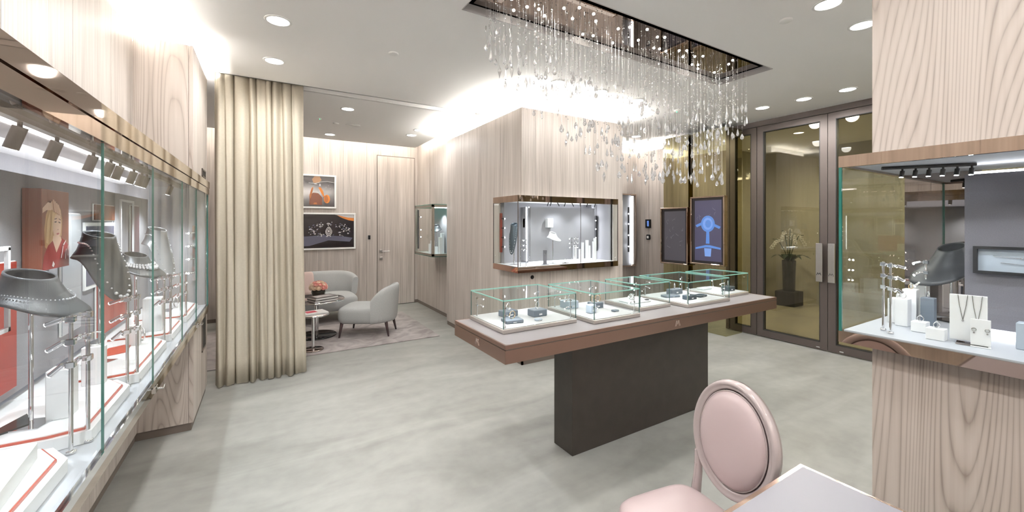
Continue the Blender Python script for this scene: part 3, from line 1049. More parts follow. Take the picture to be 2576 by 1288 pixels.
ps[1] = (4, [(.70, .612), (1.02, .612), (1.02, .555), (.92, .56), (.82, .585)])
rr = random.Random(3)
for k in range(120):
    a = rr.random() * 2 * PI
    rad = .5 + .5 * rr.random()
    px_, pz_ = .62 + .36 * rad * math.cos(a), .34 + .14 * rad * math.sin(a)
    if abs(px_ - .60) < .07 and abs(pz_ - .33) < .09: continue
    if px_ > .99 or px_ < .06: continue
    s1 = .006 + .012 * rr.random()
    an = rr.random() * PI
    ps.append((rr.choice((4, 4, 1)), [(px_ + s1 * math.cos(an + q), pz_ + s1 * .8 * math.sin(an + q)) for q in (0, 1.2, 2.6, 4.2)]))
pear = lambda s: [(.60 + s * .055 * math.sin(a) * (1 - .35 * max(0, math.cos(a))), .32 + s * .08 * math.cos(a)) for a in [2 * PI * k / 20 for k in range(20)]]
ps += [(4, pear(1.0)), (2, pear(.82)), (4, pear(.68)), (2, pear(.5)), (4, pear(.3))]
for k in range(14):
    px_ = .22 + k * .045
    ps.append((1, [(px_, .225), (px_ + .03, .225), (px_ + .01, .17)]))
poly_print('print', [PGR, PBL, PDK, PO, PWH, PBL], ps, t, -.022)

# little wall plate next to the hidden door
m = MB(); m.cbox(1.625, 1.665, 7.80, 7.815, 1.255, 1.33, .003)
tag(m.build('wall_switch', BLACKG), 'small black switch plate left of the hidden door handle', 'switch')
# controls on the corridor wall
t = thing('intercom_panel', 'black square intercom with a small blue screen on corridor wall', 'intercom', (5.735, 4.865, 1.545))
m = MB(); m.cbox(-.015, .014, -.055, .055, -.075, .075, .004); m.build('housing', BLACKG, t)
m = MB(); m.box(-.0165, -.015, -.025, .012, -.045, .05); m.build('screen', emis('blue_screen', (.10, .20, .55), .5), t)
t = thing('wall_switch', 'rounded black switch with a white key below the intercom', 'switch', (5.737, 4.865, 1.31))
m = MB(); m.cbox(-.012, .012, -.045, .045, -.045, .045, .01); m.build('plate', BLACKG, t)
m = MB(); m.cbox(-.016, -.012, -.02, .02, -.022, .022, .002); m.build('rocker', WHITE, t)

# spot track near the passage ceiling
t = thing('track_light', 'short white spotlight track hanging in the passage behind the kiosk', 'track light', (4.55, 4.35, 2.95))
m = MB(); m.box(-.20, .20, -.012, .012, -.10, -.085); m.tube([(-.1, 0, 0), (-.1, 0, -.09)], .006, 6); m.tube([(.1, 0, 0), (.1, 0, -.09)], .006, 6)
m.build('rail', WHITE, t)
for q in (-.12, .12):
    m = MB(); m.tube([(q, 0, -.10), (q, 0, -.16)], .02, 12); m.build('spot_head', WHITE, t)

# ================================================================== SCREENS
def screen(y0, y1, z0, z1, lit, label):
    t = thing('display_screen', label, 'screen', (5.385, (y0 + y1) / 2, z0))
    hw, h_ = (y1 - y0) / 2, z1 - z0
    f = .02
    m = MB()
    m.cbox(-.09, 0, -hw, hw, 0, f, .004); m.cbox(-.09, 0, -hw, hw, h_ - f, h_, .004)
    m.cbox(-.09, 0, -hw, -hw + f, f, h_ - f, .004); m.cbox(-.09, 0, hw - f, hw, f, h_ - f, .004)
    m.build('frame', BRONZEM, t)
    B('bezel', -.055, -.004, -hw + f, hw - f, f, h_ - f, plain('screen_bezel', (.03, .028, .032), .25), t)
    base = emis('screen_grey' if not lit else 'screen_dark_blue', (.035, .033, .040) if not lit else (.035, .033, .06), 1.0)
    bl = emis('screen_blue', (.055, .13, .34), 1.0)
    bl2 = emis('screen_pale_blue', (.10, .18, .40), 1.0)
    ln = emis('screen_line', (.14, .14, .17), .8)
    m = MB()
    x = -.0565
    b = .055
    m.quad((x, hw - b, b), (x, -hw + b, b), (x, -hw + b, h_ - b), (x, hw - b, h_ - b))
    rr = random.Random(int(y0 * 100))
    if lit:
        def P(pts, mi, k): m.add([(x - .0004 * k, -a, c) for a, c in pts], [list(range(len(pts)))], mi)
        c = h_ * .60
        P(ell(0, c, .105, .115, 28), 1, 1)
        P(ell(0, c, .075, .085, 24), 2, 2)
        P(ell(.005, c, .045, .055, 20), 1, 3)
        P([(-.19, c - .02), (-.10, c + .02), (-.10, c - .02), (-.17, c - .05)], 1, 1)
        P([(.19, c - .04), (.10, c + .0), (.10, c - .04), (.17, c - .07)], 1, 1)
        P([(-.022, c - .11), (.022, c - .11), (.026, .30), (-.03, .30)], 1, 1)
        P([(-.19, .24), (-.03, .28), (.03, .28), (.19, .25), (.19, .225), (.03, .245), (-.03, .245), (-.19, .215)], 1, 2)
        P([(-.055, .235), (.055, .235), (.045, .12), (-.045, .12)], 2, 1)
    for k in range(10 if lit else 14):
        a0 = (rr.random() - .5) * hw * 1.3; c0 = b + .1 + rr.random() * (h_ - 2 * b - .2)
        a1 = a0 + (rr.random() - .5) * .12; c1 = c0 + (rr.random() - .5) * .12
        a1 = max(-hw + b, min(hw - b, a1))
        m.tube([(x - .001, a0, c0), (x - .001, (a0 + a1) / 2 + .01, (c0 + c1) / 2), (x - .001, a1, c1)], .0012, 4, 3)
    m.build('picture', [base, bl, bl2, ln], t, recalc=False)


screen(3.78, 4.26, .93, 1.79, False, 'chrome framed screen with a plain dark grey picture, left of two')
screen(3.22, 3.735, .965, 1.93, True, 'chrome framed screen with a blue bracelet picture, right of two')

# ================================================================== ORCHID IN HALL
t = thing('orchid_arrangement', 'white orchids in a tall dark vase on a black cube, beyond the glass door', 'plant', (8.5, 3.89, 0))
m = MB(); m.cbox(-.17, .17, -.17, .17, .0, .27, .006); m.build('cube_base', BLACK, t)
m = MB(); m.lathe([(0, .27), (.09, .27), (.10, .30), (.105, .60), (.115, .84), (.11, .85)], 28); m.build('vase', DARKG, t)
m = MB(); m.lathe([(0, .28), (.085, .28), (.095, .60), (.10, .80), (0, .80)], 18); m.build('moss_filling', LEAF, t)
for k in range(9):
    a = k * 2.4
    m = MB()
    L_ = .26 + .06 * (k % 3)
    vs = []
    for q in range(6):
        f = q / 5
        r_ = .04 + L_ * f * .85
        z = .82 + .16 * math.sin(f * 2.4) - .04 * f
        wd = .05 * math.sin(PI * min(.98, .12 + f * .86))
        ca, sa = math.cos(a), math.sin(a)
        vs += [(r_ * ca - wd * sa, r_ * sa + wd * ca, z), (r_ * ca + wd * sa, r_ * sa - wd * ca, z)]
    m.add(vs, [(2 * q, 2 * q + 1, 2 * q + 3, 2 * q + 2) for q in range(5)], 0, True)
    o = m.build('leaf', LEAF, t, recalc=False)
for k, (dx, dy, hh) in enumerate(((-.05, .17, .42), (.04, -.15, .50), (-.02, .07, .58), (.05, .0, .62), (0, -.07, .52))):
    pts = [(0, 0, .82), (dx * .4, dy * .4, .82 + hh * .5), (dx, dy, .82 + hh), (dx * 1.4, dy * 1.5, .82 + hh * 1.02)]
    m = MB(); m.tube(pts, .006, 6); s_ = m.build('stem', LEAF, t)
    for q in range(5):
        f = q / 4
        px_ = dx * (1 + .5 * f); py_ = dy * (1 + .6 * f); pz_ = .80 + hh * (1.02 - .10 * abs(f - .3)) - .03 * q
        m = MB()
        for e in range(5):
            a = 2 * PI * e / 5
            m.ball((px_, py_ + .024 * math.cos(a), pz_ + .024 * math.sin(a)), .019, sub=1, sc=(.3, 1, 1))
        m.build('blossom', PETALW, s_)

# ================================================================== SHARED JEWELLERY PIECES
def bust_mesh(rn=.055, ext=.10, point=.12, drop=.10, neck=.06, back=.5, wide=1.25, tall=0):
    """necklace bust: neck ring flaring into shoulders, long point to local +x"""
    m = MB()
    n, q = 40, 12
    vs, fs = [], []
    for layer in (0, 1):
        for j in range(q + 1):
            v = j / q
            for i in range(n):
                a = 2 * PI * i / n
                c, s_ = math.cos(a), math.sin(a)
                fr = max(0, c)
                e = (ext * (back + (1 - back) * (.5 + .5 * c)) + point * fr ** 4)
                d = (drop * (.45 + .55 * fr ** 2) + tall * fr ** 3)
                r = rn * (1 - .10 * math.sin(v * PI * .35)) + e * v ** 1.35
                z = -neck * min(1, v * 1.8) * .8 - d * v ** 1.7 + (.012 * (-c)) * (1 - v)
                r -= .005 * layer; z -= .004 * layer * v
                vs.append((r * c, r * s_ * wide, z))
    o2 = (q + 1) * n
    for L_ in (0, o2):
        for j in range(q):
            for i in range(n):
                fs.append((L_ + j * n + i, L_ + j * n + (i + 1) % n, L_ + (j + 1) * n + (i + 1) % n, L_ + (j + 1) * n + i))
    for i in range(n):
        fs.append((i, (i + 1) % n, o2 + (i + 1) % n, o2 + i))
        k = q * n
        fs.append((k + i, k + (i + 1) % n, o2 + k + (i + 1) % n, o2 + k + i))
    m.add(vs, fs, 0, True)
    return m


def necklace_on(m, rn, ext, point, drop, neck, back, wide, tall, v0, gem, mi, vfront=None, rows=1, scale=1.0):
    for rw in range(rows):
        cnt = int(64 / max(1, gem / .004)) + 10
        for i in range(cnt):
            a = 2 * PI * i / cnt
            c, s_ = math.cos(a), math.sin(a)
            fr = max(0, c)
            v = v0 + rw * .07 + ((vfront - v0) * fr ** 3 if vfront else 0)
            e = (ext * (back + (1 - back) * (.5 + .5 * c)) + point * fr ** 4)
            d = (drop * (.45 + .55 * fr ** 2) + tall * fr ** 3)
            r = rn * (1 - .10 * math.sin(v * PI * .35)) + e * v ** 1.35 + .002
            z = -neck * min(1, v * 1.8) * .8 - d * v ** 1.7 + .003
            g = gem * (1 + (.8 if fr > .97 else 0))
            m.ball((r * c, r * s_ * wide, z + .001), g, mi, smooth=False, sub=1)


def place_bust(loc, rz, prm, label, mat=BUST, pole_h=.3, tilt=0.0, neck=None, group=None):
    """loc is the foot of its pole; loc[2]+pole_h is the top of the bust's collar"""
    t = thing('necklace_bust', label, 'bust', loc, rz, group)
    o = bust_mesh(**prm).build('bust', mat, t, (0, 0, pole_h)); o.rotation_euler = (0, tilt, 0)
    m = MB(); m.tube([(.0, 0, 0), (.0, 0, pole_h - .03)], .006, 10); m.build('pole', CHROME, t)
    m = MB(); m.box(-.045, .045, -.045, .045, 0, .004); m.build('foot', CHROME, t)
    m = MB(); m.box(-.012, .012, -prm.get('rn', .055) * .9, prm.get('rn', .055) * .9, pole_h - .045, pole_h - .038); m.build('bracket', CHROME, t)
    if neck:
        m = MB(); p = dict(rn=.055, ext=.10, point=.12, drop=.10, neck=.06, back=.5, wide=1.25, tall=0); p.update(prm)
        necklace_on(m, p['rn'], p['ext'], p['point'], p['drop'], p['neck'], p['back'], p['wide'], p['tall'], 0, 0, 0) if False else None
        necklace_on(m, p['rn'], p['ext'], p['point'], p['drop'], p['neck'], p['back'], p['wide'], p['tall'], neck['v'], neck['g'], 0, neck.get('vf'), neck.get('rows', 1))
        nk = m.build('necklace', GEM, None, (0, 0, 0), recalc=False)
        nk.matrix_world = Matrix.Translation(loc) @ Matrix.Rotation(rz, 4, 'Z') @ Matrix.Translation((0, 0, pole_h)) @ Matrix.Rotation(tilt, 4, 'Y')
        tag(nk, neck['label'], 'necklace')
    return t


def spot_pole(loc, h, aims, label, r=.006, heads=3, dz=.075, group=None, head_len=.05, lamp=0):
    t = thing('spotlight_pole', label, 'display light', loc, 0, group)
    m = MB(); m.tube([(0, 0, .006), (0, 0, h)], r, 12); m.lathe([(0, .008), (r * 2.2, .008), (r * 2.4, .004), (r * 2.4, 0), (0, 0)], 16); m.build('pole', CHROME, t)
    ax, ay = aims
    n = math.hypot(ax, ay); ax, ay = ax / n, ay / n
    for k in range(heads):
        z = h - .012 - k * dz
        m = MB(); m.cbox(-r * 2, r * 2, -r * 2, r * 2, z - r * 1.8, z + r * 1.8, r * .4)
        m.tube([(0, 0, z), (ax * .02, ay * .02, z)], r * .6, 8)
        dirv = Vector((ax, ay, -.35 - .25 * k)).normalized()
        a0 = Vector((ax * .022, ay * .022, z)); a1 = a0 + dirv * head_len
        m.tube([a0, a1], r * 1.35, 12)
        hd = m.build('spot_head', CHROME, t)
        m = MB(); m.tube([a1, a1 + dirv * .003], r * 1.1, 10); m.build('lamp_tip', LEDT, hd)
    return t


def plinth(x, y, z, sx, sy, h, rz, label, mat=ACRYL, name='display_block', group=None):
    m = MB(); m.cbox(-sx / 2, sx / 2, -sy / 2, sy / 2, 0, h, .002)
    o = m.build(name, mat, None, (x, y, z)); o.rotation_euler = (0, 0, rz)
    return tag(o, label, 'display block', group)


def ring_item(x, y, z, label, R=.010, rz=0, mat=SILVER, gem=.0035, axis='y', cat='ring', name='ring', group=None, tilt=0):
    t = thing(name, label, cat, (x, y, z), rz, group)
    m = MB(); m.ring((0, 0, R + .001), R, R * .12, axis, 18, 6); o = m.build('band', mat, t)
    m = MB(); m.ball((0, 0, 2 * R + gem * .6), gem, smooth=False); m.build('stone', GEM, t)
    return t


# ================================================================== LEFT SHOWCASE
FX = -.43       # glass plane
CBX = -.82      # back panel plane
CZ0, CZ1 = .842, 1.80
SY0, SY1 = .60, 4.45
sc = thing('wall_showcase', 'long glass fronted showcase built into the left wood wall', 'showcase', (FX, SY0, CZ0))
def LB(name, x0, x1, y0, y1, z0, z1, mat, parent=sc, b=0):
    return B(name, x0 - FX, x1 - FX, y0 - SY0, y1 - SY0, z0 - CZ0, z1 - CZ0, mat, parent, b)
LB('bottom_board', -1.04, FX - .012, SY0, SY1, .80, .84, DECK)
LB('front_ledge', FX - .012, FX + .004, SY0, SY1, .815, .842, CHROME)
LB('bottom_rail', FX - .03, FX + .0, SY0, SY1, .775, .812, BRONZEM)
LB('back_wall', -1.04, -1.0, SY0, SY1, .84, 1.87, CASEGREY)
LB('rear_panel', CBX - .02, CBX, SY0, SY1 - .06, .90, 1.745, CASEGREY)
LB('rear_ledge', CBX - .02, CBX + .05, SY0, SY1 - .06, .84, .872, ACRYL)
LB('top_board', -1.04, FX - .02, SY0, SY1, 1.865, 1.885, plain('case_ceiling', (.42, .41, .42), .6))
LB('end_panel', -1.04, FX - .02, SY1 - .01, SY1 + .01, .84, 1.87, CASEGREY)
LB('near_end_panel', -1.04, FX - .01, SY0 - .01, SY0 + .01, .80, 1.9, CASEGREY)
LB('led_strip', CBX - .10, CBX - .06, SY0, SY1 - .08, 1.735, 1.745, LEDW)
LB('end_led_strip', CBX - .10, CBX - .07, SY1 - .03, SY1 - .02, .90, 1.74, LEDW)
LB('cap_lower', FX - .018, FX + .006, SY0, SY1 + .02, 1.802, 1.852, BRONZEM)
LB('cap_upper', -.80, FX + .010, SY0, SY1 + .02, 1.856, 1.912, BRONZEM)
joints = [SY0, 1.04, 1.748, 2.412, 3.17, 3.762, SY1]
for i in range(6):
    o = LB('glass_pane', FX - .008, FX, joints[i] + .001, joints[i + 1] - .001, .842, 1.80, GLASS)
    if 0 < i:
        LB('pane_edge', FX - .007, FX, joints[i] - .0012, joints[i] + .0012, .842, 1.80, GLASSE)
LB('end_frame', FX - .012, FX + .002, SY1 - .003, SY1 + .012, .815, 1.80, CHROME)
LB('end_edge', FX - .009, FX + .001, SY1 - .014, SY1 - .004, .842, 1.80, GLASSE)
for y in (2.43, 3.79):
    m = MB(); m.tube([(.012, y - SY0 - .03, -.035), (.03, y - SY0 - .005, -.045), (.03, y - SY0 + .03, -.04)], .004, 8)
    m.cbox(-.006, .008, y - SY0 - .02, y - SY0 + .02, -.062, -.03, .002)
    m.build('lock', CHROME, sc)
# case track with spots
tk = thing('spotlight_track', 'bronze track with cylinder spotlights inside the left wall showcase', 'track light', (-.60, 2.6, 1.862))
B('rail', -.012, .012, -1.9, 1.8, -.022, 0, SPOTB, tk)
for i, y in enumerate((1.0, 1.35, 1.726, 1.969, 2.31, 2.53, 2.67, 2.91, 3.08, 3.19, 3.91)):
    m = MB()
    a0 = Vector((0, y - 2.6, -.022)); a1 = a0 + Vector((-.0, 0, -.018)); dv = Vector((-.35, .12, -1)).normalized()
    m.tube([a0, a1], .006, 8); m.tube([a1 - dv * .004, a1 + dv * .062], .0165, 16)
    hd = m.build('spot_head', SPOTB, tk)
    m = MB(); m.tube([a1 + dv * .0622, a1 + dv * .064], .013, 14)
    m.build('lamp_tip', LEDW if i not in (3, 6) else LEDT, hd)
for y in (1.2, 2.0, 2.8, 3.5, 4.1):
    spot((-.02, y - 2.6, -.12), 24, 2.2, .8, parent=tk, radius=.02, color=(.92, .96, 1))
# trays
for i, (y0, y1, lb) in enumerate(((.75, 1.74, 'white display platform with red edge, nearest the camera, holding the flat white box'), (1.83, 2.36, 'white display platform with red edge under the nearest necklace bust'),
                                  (2.41, 3.10, 'white display platform with red edge under the tall charcoal bust'), (3.16, 3.66, 'white display platform with red edge under the diamond collar bust'), (3.70, 4.36, 'white display platform with red edge at the far end of the showcase'))):
    c = .10
    P_ = [(-.765, y0 + .0), (-.58, y0), (-.50, y0 + .02), (-.50, y1 - c), (-.56, y1), (-.765, y1)]
    Pi = [(x * 1.0 + (.003 if x < -.7 else -.0035), y + (.0035 if y < (y0 + y1) / 2 else -.0035)) for x, y in P_]
    t = thing('display_platform', lb, 'display stand', (0, 0, 0))
    m = MB(); m.prism([(x + .018 if x > -.6 else x, y + (-.012 if y < (y0 + y1) / 2 else .012)) for x, y in P_], .842, .880); m.build('base', ACRYL, t)
    m = MB(); m.prism(P_, .8805, .8875); m.build('red_edge', ACRED, t)
    m = MB(); m.prism(Pi, .8876, .8905); m.build('top', ACRYL, t)
TZ = .8905
# flat white box, nearest
t = thing('flat_jewellery_box', 'flat white box on the nearest platform in the left showcase', 'box', (-.63, 1.50, TZ), .1)
m = MB(); m.cbox(-.10, .10, -.16, .16, 0, .045, .002); m.build('box_body', ACRYL, t)
m = MB(); m.ring((.0, .1, .048), .02, .002, 'z'); m.build('bracelet_pad', SILVER, t)
PR1 = dict(rn=.055, ext=.058, point=.05, drop=.085, neck=.05, back=.6, wide=1.3)
PR2 = dict(rn=.05, ext=.05, point=.05, drop=.12, neck=.07, back=.5, wide=1.3, tall=.13)
place_bust((-.655, 1.955, TZ), -.25, PR1, 'wide gunmetal necklace bust nearest the camera in the left showcase', BUST, 1.385 - TZ, .12,
           dict(v=.62, g=.0022, label='thin silver chain on the nearest necklace bust'))
place_bust((-.67, 2.66, TZ), -.5, PR2, 'tall charcoal bust with a long point, second from the camera in left showcase', BUST, 1.50 - TZ, .1,
           dict(v=.35, g=.0045, vf=.96, label='long diamond necklace on the tall charcoal bust'))
place_bust((-.66, 3.24, TZ), -.5, dict(rn=.05, ext=.055, point=.06, drop=.085, neck=.045, back=.6, wide=1.3), 'gunmetal bust wearing a broad diamond collar, third in the left showcase', BUST, 1.365 - TZ, .1,
           dict(v=.5, g=.0065, rows=3, label='broad diamond collar necklace on the third bust'))
place_bust((-.68, 3.92, TZ), -.5, dict(rn=.05, ext=.045, point=.05, drop=.12, neck=.07, back=.5, wide=1.25, tall=.19), 'tall silvery bust at the far end of the left showcase', plain('silver_grey_leather', (.36, .37, .39), .35, .3), 1.51 - TZ, .1,
           dict(v=.35, g=.0045, vf=.97, label='long diamond necklace on the farthest bust in the left showcase'))
# twin light poles
names4 = ('nearest', 'second', 'third', 'farthest')
for k, (ya, yb) in enumerate(((1.785, 1.845), (2.385, 2.44), (3.14, 3.19), (3.70, 3.76))):
    h_ = (.425, .39, .40, .36)[k]
    for q, y in enumerate((ya, yb)):
        spot_pole((-.492 + (.0 if q else -.02), y - (.006 if q == 0 else 0), .842), h_, (-.9, .45 - .8 * q * 0), '%s chrome spotlight pole of the %s pair, left showcase' % ('nearer' if q == 0 else 'farther', names4[k]), heads=3, r=.0055, dz=.07)
# blocks
plinth(-.595, 1.995, TZ, .06, .07, .165, 0, 'upright white block behind the nearest light poles')
plinth(-.60, 2.32, TZ, .07, .03, .155, 0, 'slim white block left of the tall charcoal bust')
plinth(-.59, 3.31, TZ, .09, .10, .20, 0, 'tall wide white block beside the diamond collar bust')
plinth(-.61, 2.95, TZ, .06, .03, .11, 0, 'small white block with a large bangle, left showcase')
ring_item(-.60, 2.33, TZ + .155, 'silver bracelet on the slim white block in the left showcase', .028, .3, SILVER, .004, 'y', 'bracelet', 'bracelet')
ring_item(-.575, 2.95, TZ + .02, 'large silver bangle in front of a small white block, left showcase', .034, .5, SILVER, .003, 'x', 'bracelet', 'bangle')
t = thing('mirror_triangle', 'dark grey triangular plate lying on the second platform', 'display plate', (-.72, 1.96, TZ + .0005))
m = MB(); m.prism([(-.03, -.1), (.07, .0), (.02, .10)], 0, .006); m.build('plate', BLACKG, t)
m = MB(); m.prism([(-.03, -.12), (.07, -.06), (.06, .12), (-.02, .06)], 0, .006)
tag(m.build('red_display_plate', ACRED, None, (-.68, 2.86, TZ + .0005)), 'red plate lying on the platform under the tall bust', 'display plate')
m = MB(); m.prism([(-.05, -.08), (.05, -.05), (.05, .08), (-.04, .06)], 0, .004)
tag(m.build('grey_display_plate', SLATE, None, (-.66, 3.98, TZ + .0005)), 'dark grey plate on the farthest platform of the left showcase', 'display plate')
ring_item(-.60, 4.1, TZ + .001, 'thin silver hoop standing on the farthest platform', .04, .5, SILVER, .002, 'x', 'bracelet', 'bangle')
m = MB()
for k in range(26):
    m.ball((-.64 + .05 * math.sin(k * .8), 1.80 + .002 * k, .846 + .003), .003, smooth=False)
# boards on the back panel (stand off it)


def backboard(y0, y1, z0, z1, mat, name, label, x=CBX + .002, th=.012, cat='picture'):
    t = thing(name, label, cat, (x, y0, z0))
    m = MB(); m.cbox(0, th * .7, 0, y1 - y0, 0, z1 - z0, .002); m.build('backing', WHITE, t)
    m = MB(); m.cbox(th * .7, th, .004, y1 - y0 - .004, .004, z1 - z0 - .004, .001); m.build('face', mat, t)
    return t


backboard(1.95, 2.30, .93, 1.41, REDP, 'red_display_board', 'red board on the back panel at the left edge of the photo', cat='panel')
t = thing('white_frame', 'open white frame leaning in front of the left red board', 'frame', (-.74, 1.80, 1.19))
m = MB(); q = .014
for a in ((0, .01, 0, .24, 0, q), (0, .01, 0, .24, .27, .27 + q), (0, .01, 0, q, 0, .28), (0, .01, .24 - q, .24, 0, .28)): m.box(*a)
m.build('frame_bars', ACRYL, t)
backboard(2.70, 2.93, 1.02, 1.60, SILVP, 'silver_display_board', 'tall silver board on the back panel right of the portrait', cat='panel')
backboard(3.12, 3.48, 1.565, 1.66, PBR, 'small_red_picture', 'small wide dark red picture high on the showcase back')
t = thing('blue_picture', 'dark blue grey picture behind the tall charcoal bust', 'picture', (CBX + .002, 2.99, 1.195))
B('frame', 0, .008, 0, .50, 0, .36, WHITE, t); B('print', .008, .010, .02, .48, .02, .34, PBL, t)
backboard(3.16, 3.78, .90, 1.28, REDP, 'red_display_board', 'large red board low on the showcase back behind the tall bust', cat='panel')
t = thing('white_frame', 'small open white frame at the far end of the showcase back', 'frame', (CBX + .03, 3.5, 1.27))
m = MB()
for a in ((0, .008, 0, .3, 0, q), (0, .008, 0, .3, .42, .42 + q), (0, .008, 0, q, 0, .43), (0, .008, .3 - q, .3, 0, .43)): m.box(*a)
m.build('frame_bars', ACRYL, t)
backboard(3.84, 4.06, 1.28, 1.68, PLUM, 'dark_portrait', 'narrow dark plum portrait board at the far end of showcase', x=CBX + .002)

# portrait of a woman (flat print on a deep board)
SKN = plain('print_face', (.74, .50, .37), .4)
HAIR = plain('print_hair', (.52, .30, .13), .4)
HAIRL = plain('print_hair_light', (.70, .47, .24), .4)
PRBG = plain('print_rust', (.22, .065, .035), .4)
PRJ = plain('print_red_jacket', (.34, .03, .03), .25)
PRG = plain('print_glint', (.8, .72, .70), .3)
PRD = plain('print_dark', (.07, .025, .02), .4)
LIP = plain('print_lips', (.45, .10, .09), .4)
t = thing('portrait_board', 'rust red portrait of a woman with raised arm on the showcase back', 'picture', (CBX + .004, 2.36, 1.36))
m = MB(); m.cbox(0, .055, 0, .26, 0, .33, .002); m.build('board', PRBG, t)
W_, H_ = .26, .33
fx = lambda pts: [(p[0] * W_, p[1] * H_) for p in pts]
lay = [
    (1, [(.10, .28), (.07, .50), (.13, .68), (.24, .79), (.38, .84), (.54, .83), (.66, .76), (.73, .62), (.70, .42), (.50, .3), (.3, .22)]),      # hair mass
    (3, [(.0, .0), (1, 0), (1, .26), (.86, .34), (.70, .38), (.48, .22), (.38, .36), (.20, .30), (.06, .18)]),               # jacket
    (0, [(.38, .42), (.66, .40), (.70, .36), (.50, .20), (.36, .36)]),                                                     # neck
    (0, [(.36, .50), (.34, .60), (.38, .70), (.52, .74), (.64, .70), (.68, .58), (.66, .46), (.58, .38), (.50, .37), (.42, .41)]),  # face
    (2, [(.30, .52), (.34, .72), (.50, .80), (.66, .74), (.60, .70), (.46, .69), (.38, .60), (.36, .48), (.30, .40)]),       # fringe
    (2, [(.12, .34), (.16, .60), (.26, .72), (.24, .50), (.20, .32)]),
    (0, [(.0, .76), (.18, .84), (.30, .83), (.36, .76), (.28, .74), (.14, .74), (.0, .70)]),                               # forearm
    (0, [(.28, .84), (.36, .88), (.46, .84), (.56, .72), (.50, .70), (.40, .72), (.30, .76)]),                             # hand
    (5, [(.41, .60), (.49, .605), (.49, .59), (.42, .585)]), (5, [(.56, .60), (.63, .59), (.63, .575), (.56, .585)]),        # eyes
    (5, [(.40, .635), (.50, .645), (.50, .635), (.41, .625)]), (5, [(.56, .64), (.64, .625), (.64, .615), (.56, .63)]),      # brows
    (6, [(.47, .445), (.54, .455), (.59, .445), (.54, .43), (.49, .43)]),                                                 # mouth
    (5, [(.515, .50), (.545, .50), (.54, .49), (.52, .49)]),
    (4, [(.64, .12), (.72, .28), (.74, .27), (.67, .12)]), (4, [(.80, .10), (.84, .24), (.86, .23), (.83, .10)]), (4, [(.90, .14), (.92, .28), (.94, .27), (.93, .14)]),
    (4, [(.30, .04), (.34, .10), (.40, .06), (.36, .02)]), (4, [(.72, .30), (.84, .36), (.83, .34), (.74, .28)]),
]
m = MB()
for i, (mi, pts) in enumerate(lay):
    m.add([(.0553 + .0002 * i, a, b) for a, b in fx(pts)], [list(range(len(pts)))], mi)
for k in range(4):   # fingers
    a0 = (.33 + .055 * k, .84 - .02 * k); a1 = (.40 + .06 * k, .72 - .012 * k)
    m.tube([(.0595, a0[0] * W_, a0[1] * H_ + .012), (.0595, a1[0] * W_, a1[1] * H_)], .0035, 5, 0)
m.build('print', [SKN, HAIR, HAIRL, PRJ, PRG, PRD, LIP], t, recalc=False)

# vertical spot bar on the end panel
t = thing('vertical_spot_bar', 'vertical chrome bar with four small spotlights at the far end of left showcase', 'display light', (-.52, SY1 - .012, 1.06))
B('bar', -.014, .014, -.022, -.002, 0, .47, CHROME, t)
for k, z in enumerate((.07, .19, .30, .41)):
    m = MB(); m.tube([(0, -.022, z), (-.035, -.05, z - .005)], .006, 8); hd = m.build('spot_head', CHROME, t)
    m = MB(); m.ball((-.037, -.052, z - .005), .008); m.build('lamp_tip', LEDT, hd)

# ================================================================== KIOSK SHOWCASE
X0c, X1c, Y0c, Y1c = 2.29, 3.765, 3.66, 4.21
Z0c, Z1c = 1.085, 1.782
kcase = thing('corner_showcase', 'glass corner showcase with bronze rails on the wood kiosk', 'showcase', (X0c, Y0c, 1.02))
def KB(name, x0, x1, y0, y1, z0, z1, mat, b=0):
    return B(name, x0 - X0c, x1 - X0c, y0 - Y0c, y1 - Y0c, z0 - 1.02, z1 - 1.02, mat, kcase, b)
def KM(): 
    m = MB(); m.T = Matrix.Translation((-X0c, -Y0c, -1.02)); return m
for nm, z0, z1 in (('bottom_rail', 1.02, 1.083), ('top_rail', 1.784, 1.852)):
    m = KM(); m.box(X0c, X1c, Y0c, Y0c + .02, z0, z1); m.box(X0c, X0c + .02, Y0c + .02, Y1c, z0, z1)
    m.box(X1c - .02, X1c, Y0c + .02, KY0, z0, z1); m.box(X0c + .02, KX0, Y1c - .02, Y1c, z0, z1)
    m.build(nm, BRONZEM, kcase)
KB('deck', X0c + .02, X1c, Y0c + .02, Y1c, 1.05, 1.08, ACRYL)
KB('top_board', X0c + .02, X1c, Y0c + .02, Y1c, 1.80, 1.85, WHITE)
m = KM(); m.box(2.66, 3.66, 3.97, 3.99, 1.10, 1.745); m.box(2.66, 2.68, 3.99, 4.19, 1.10, 1.745); m.build('rear_panel', CASEGREY, kcase)
KB('rear_wall', 2.40, 3.76, 4.19, 4.21, 1.08, 1.80, CASEGREY)
KB('rear_wall_step', 3.67, 3.76, 4.02, 4.04, 1.08, 1.80, CASEGREY)
KB('end_wall', 3.745, 3.765, 3.78, 4.19, 1.08, 1.80, CASEGREY)
KB('side_return', 2.40, 2.42, 4.14, 4.19, 1.08, 1.80, CASEGREY)
m = KM(); m.box(2.66, 3.66, 3.995, 4.015, 1.735, 1.745); m.box(3.665, 3.675, 3.995, 4.015, 1.10, 1.745); m.box(2.652, 2.657, 4.05, 4.06, 1.10, 1.745)
m.box(2.66, 3.66, 3.995, 4.015, 1.085, 1.095)
m.build('led_strip', LEDW, kcase)
KB('top_led_strip', 2.40, 3.70, 3.72, 3.74, 1.79, 1.799, LEDW)
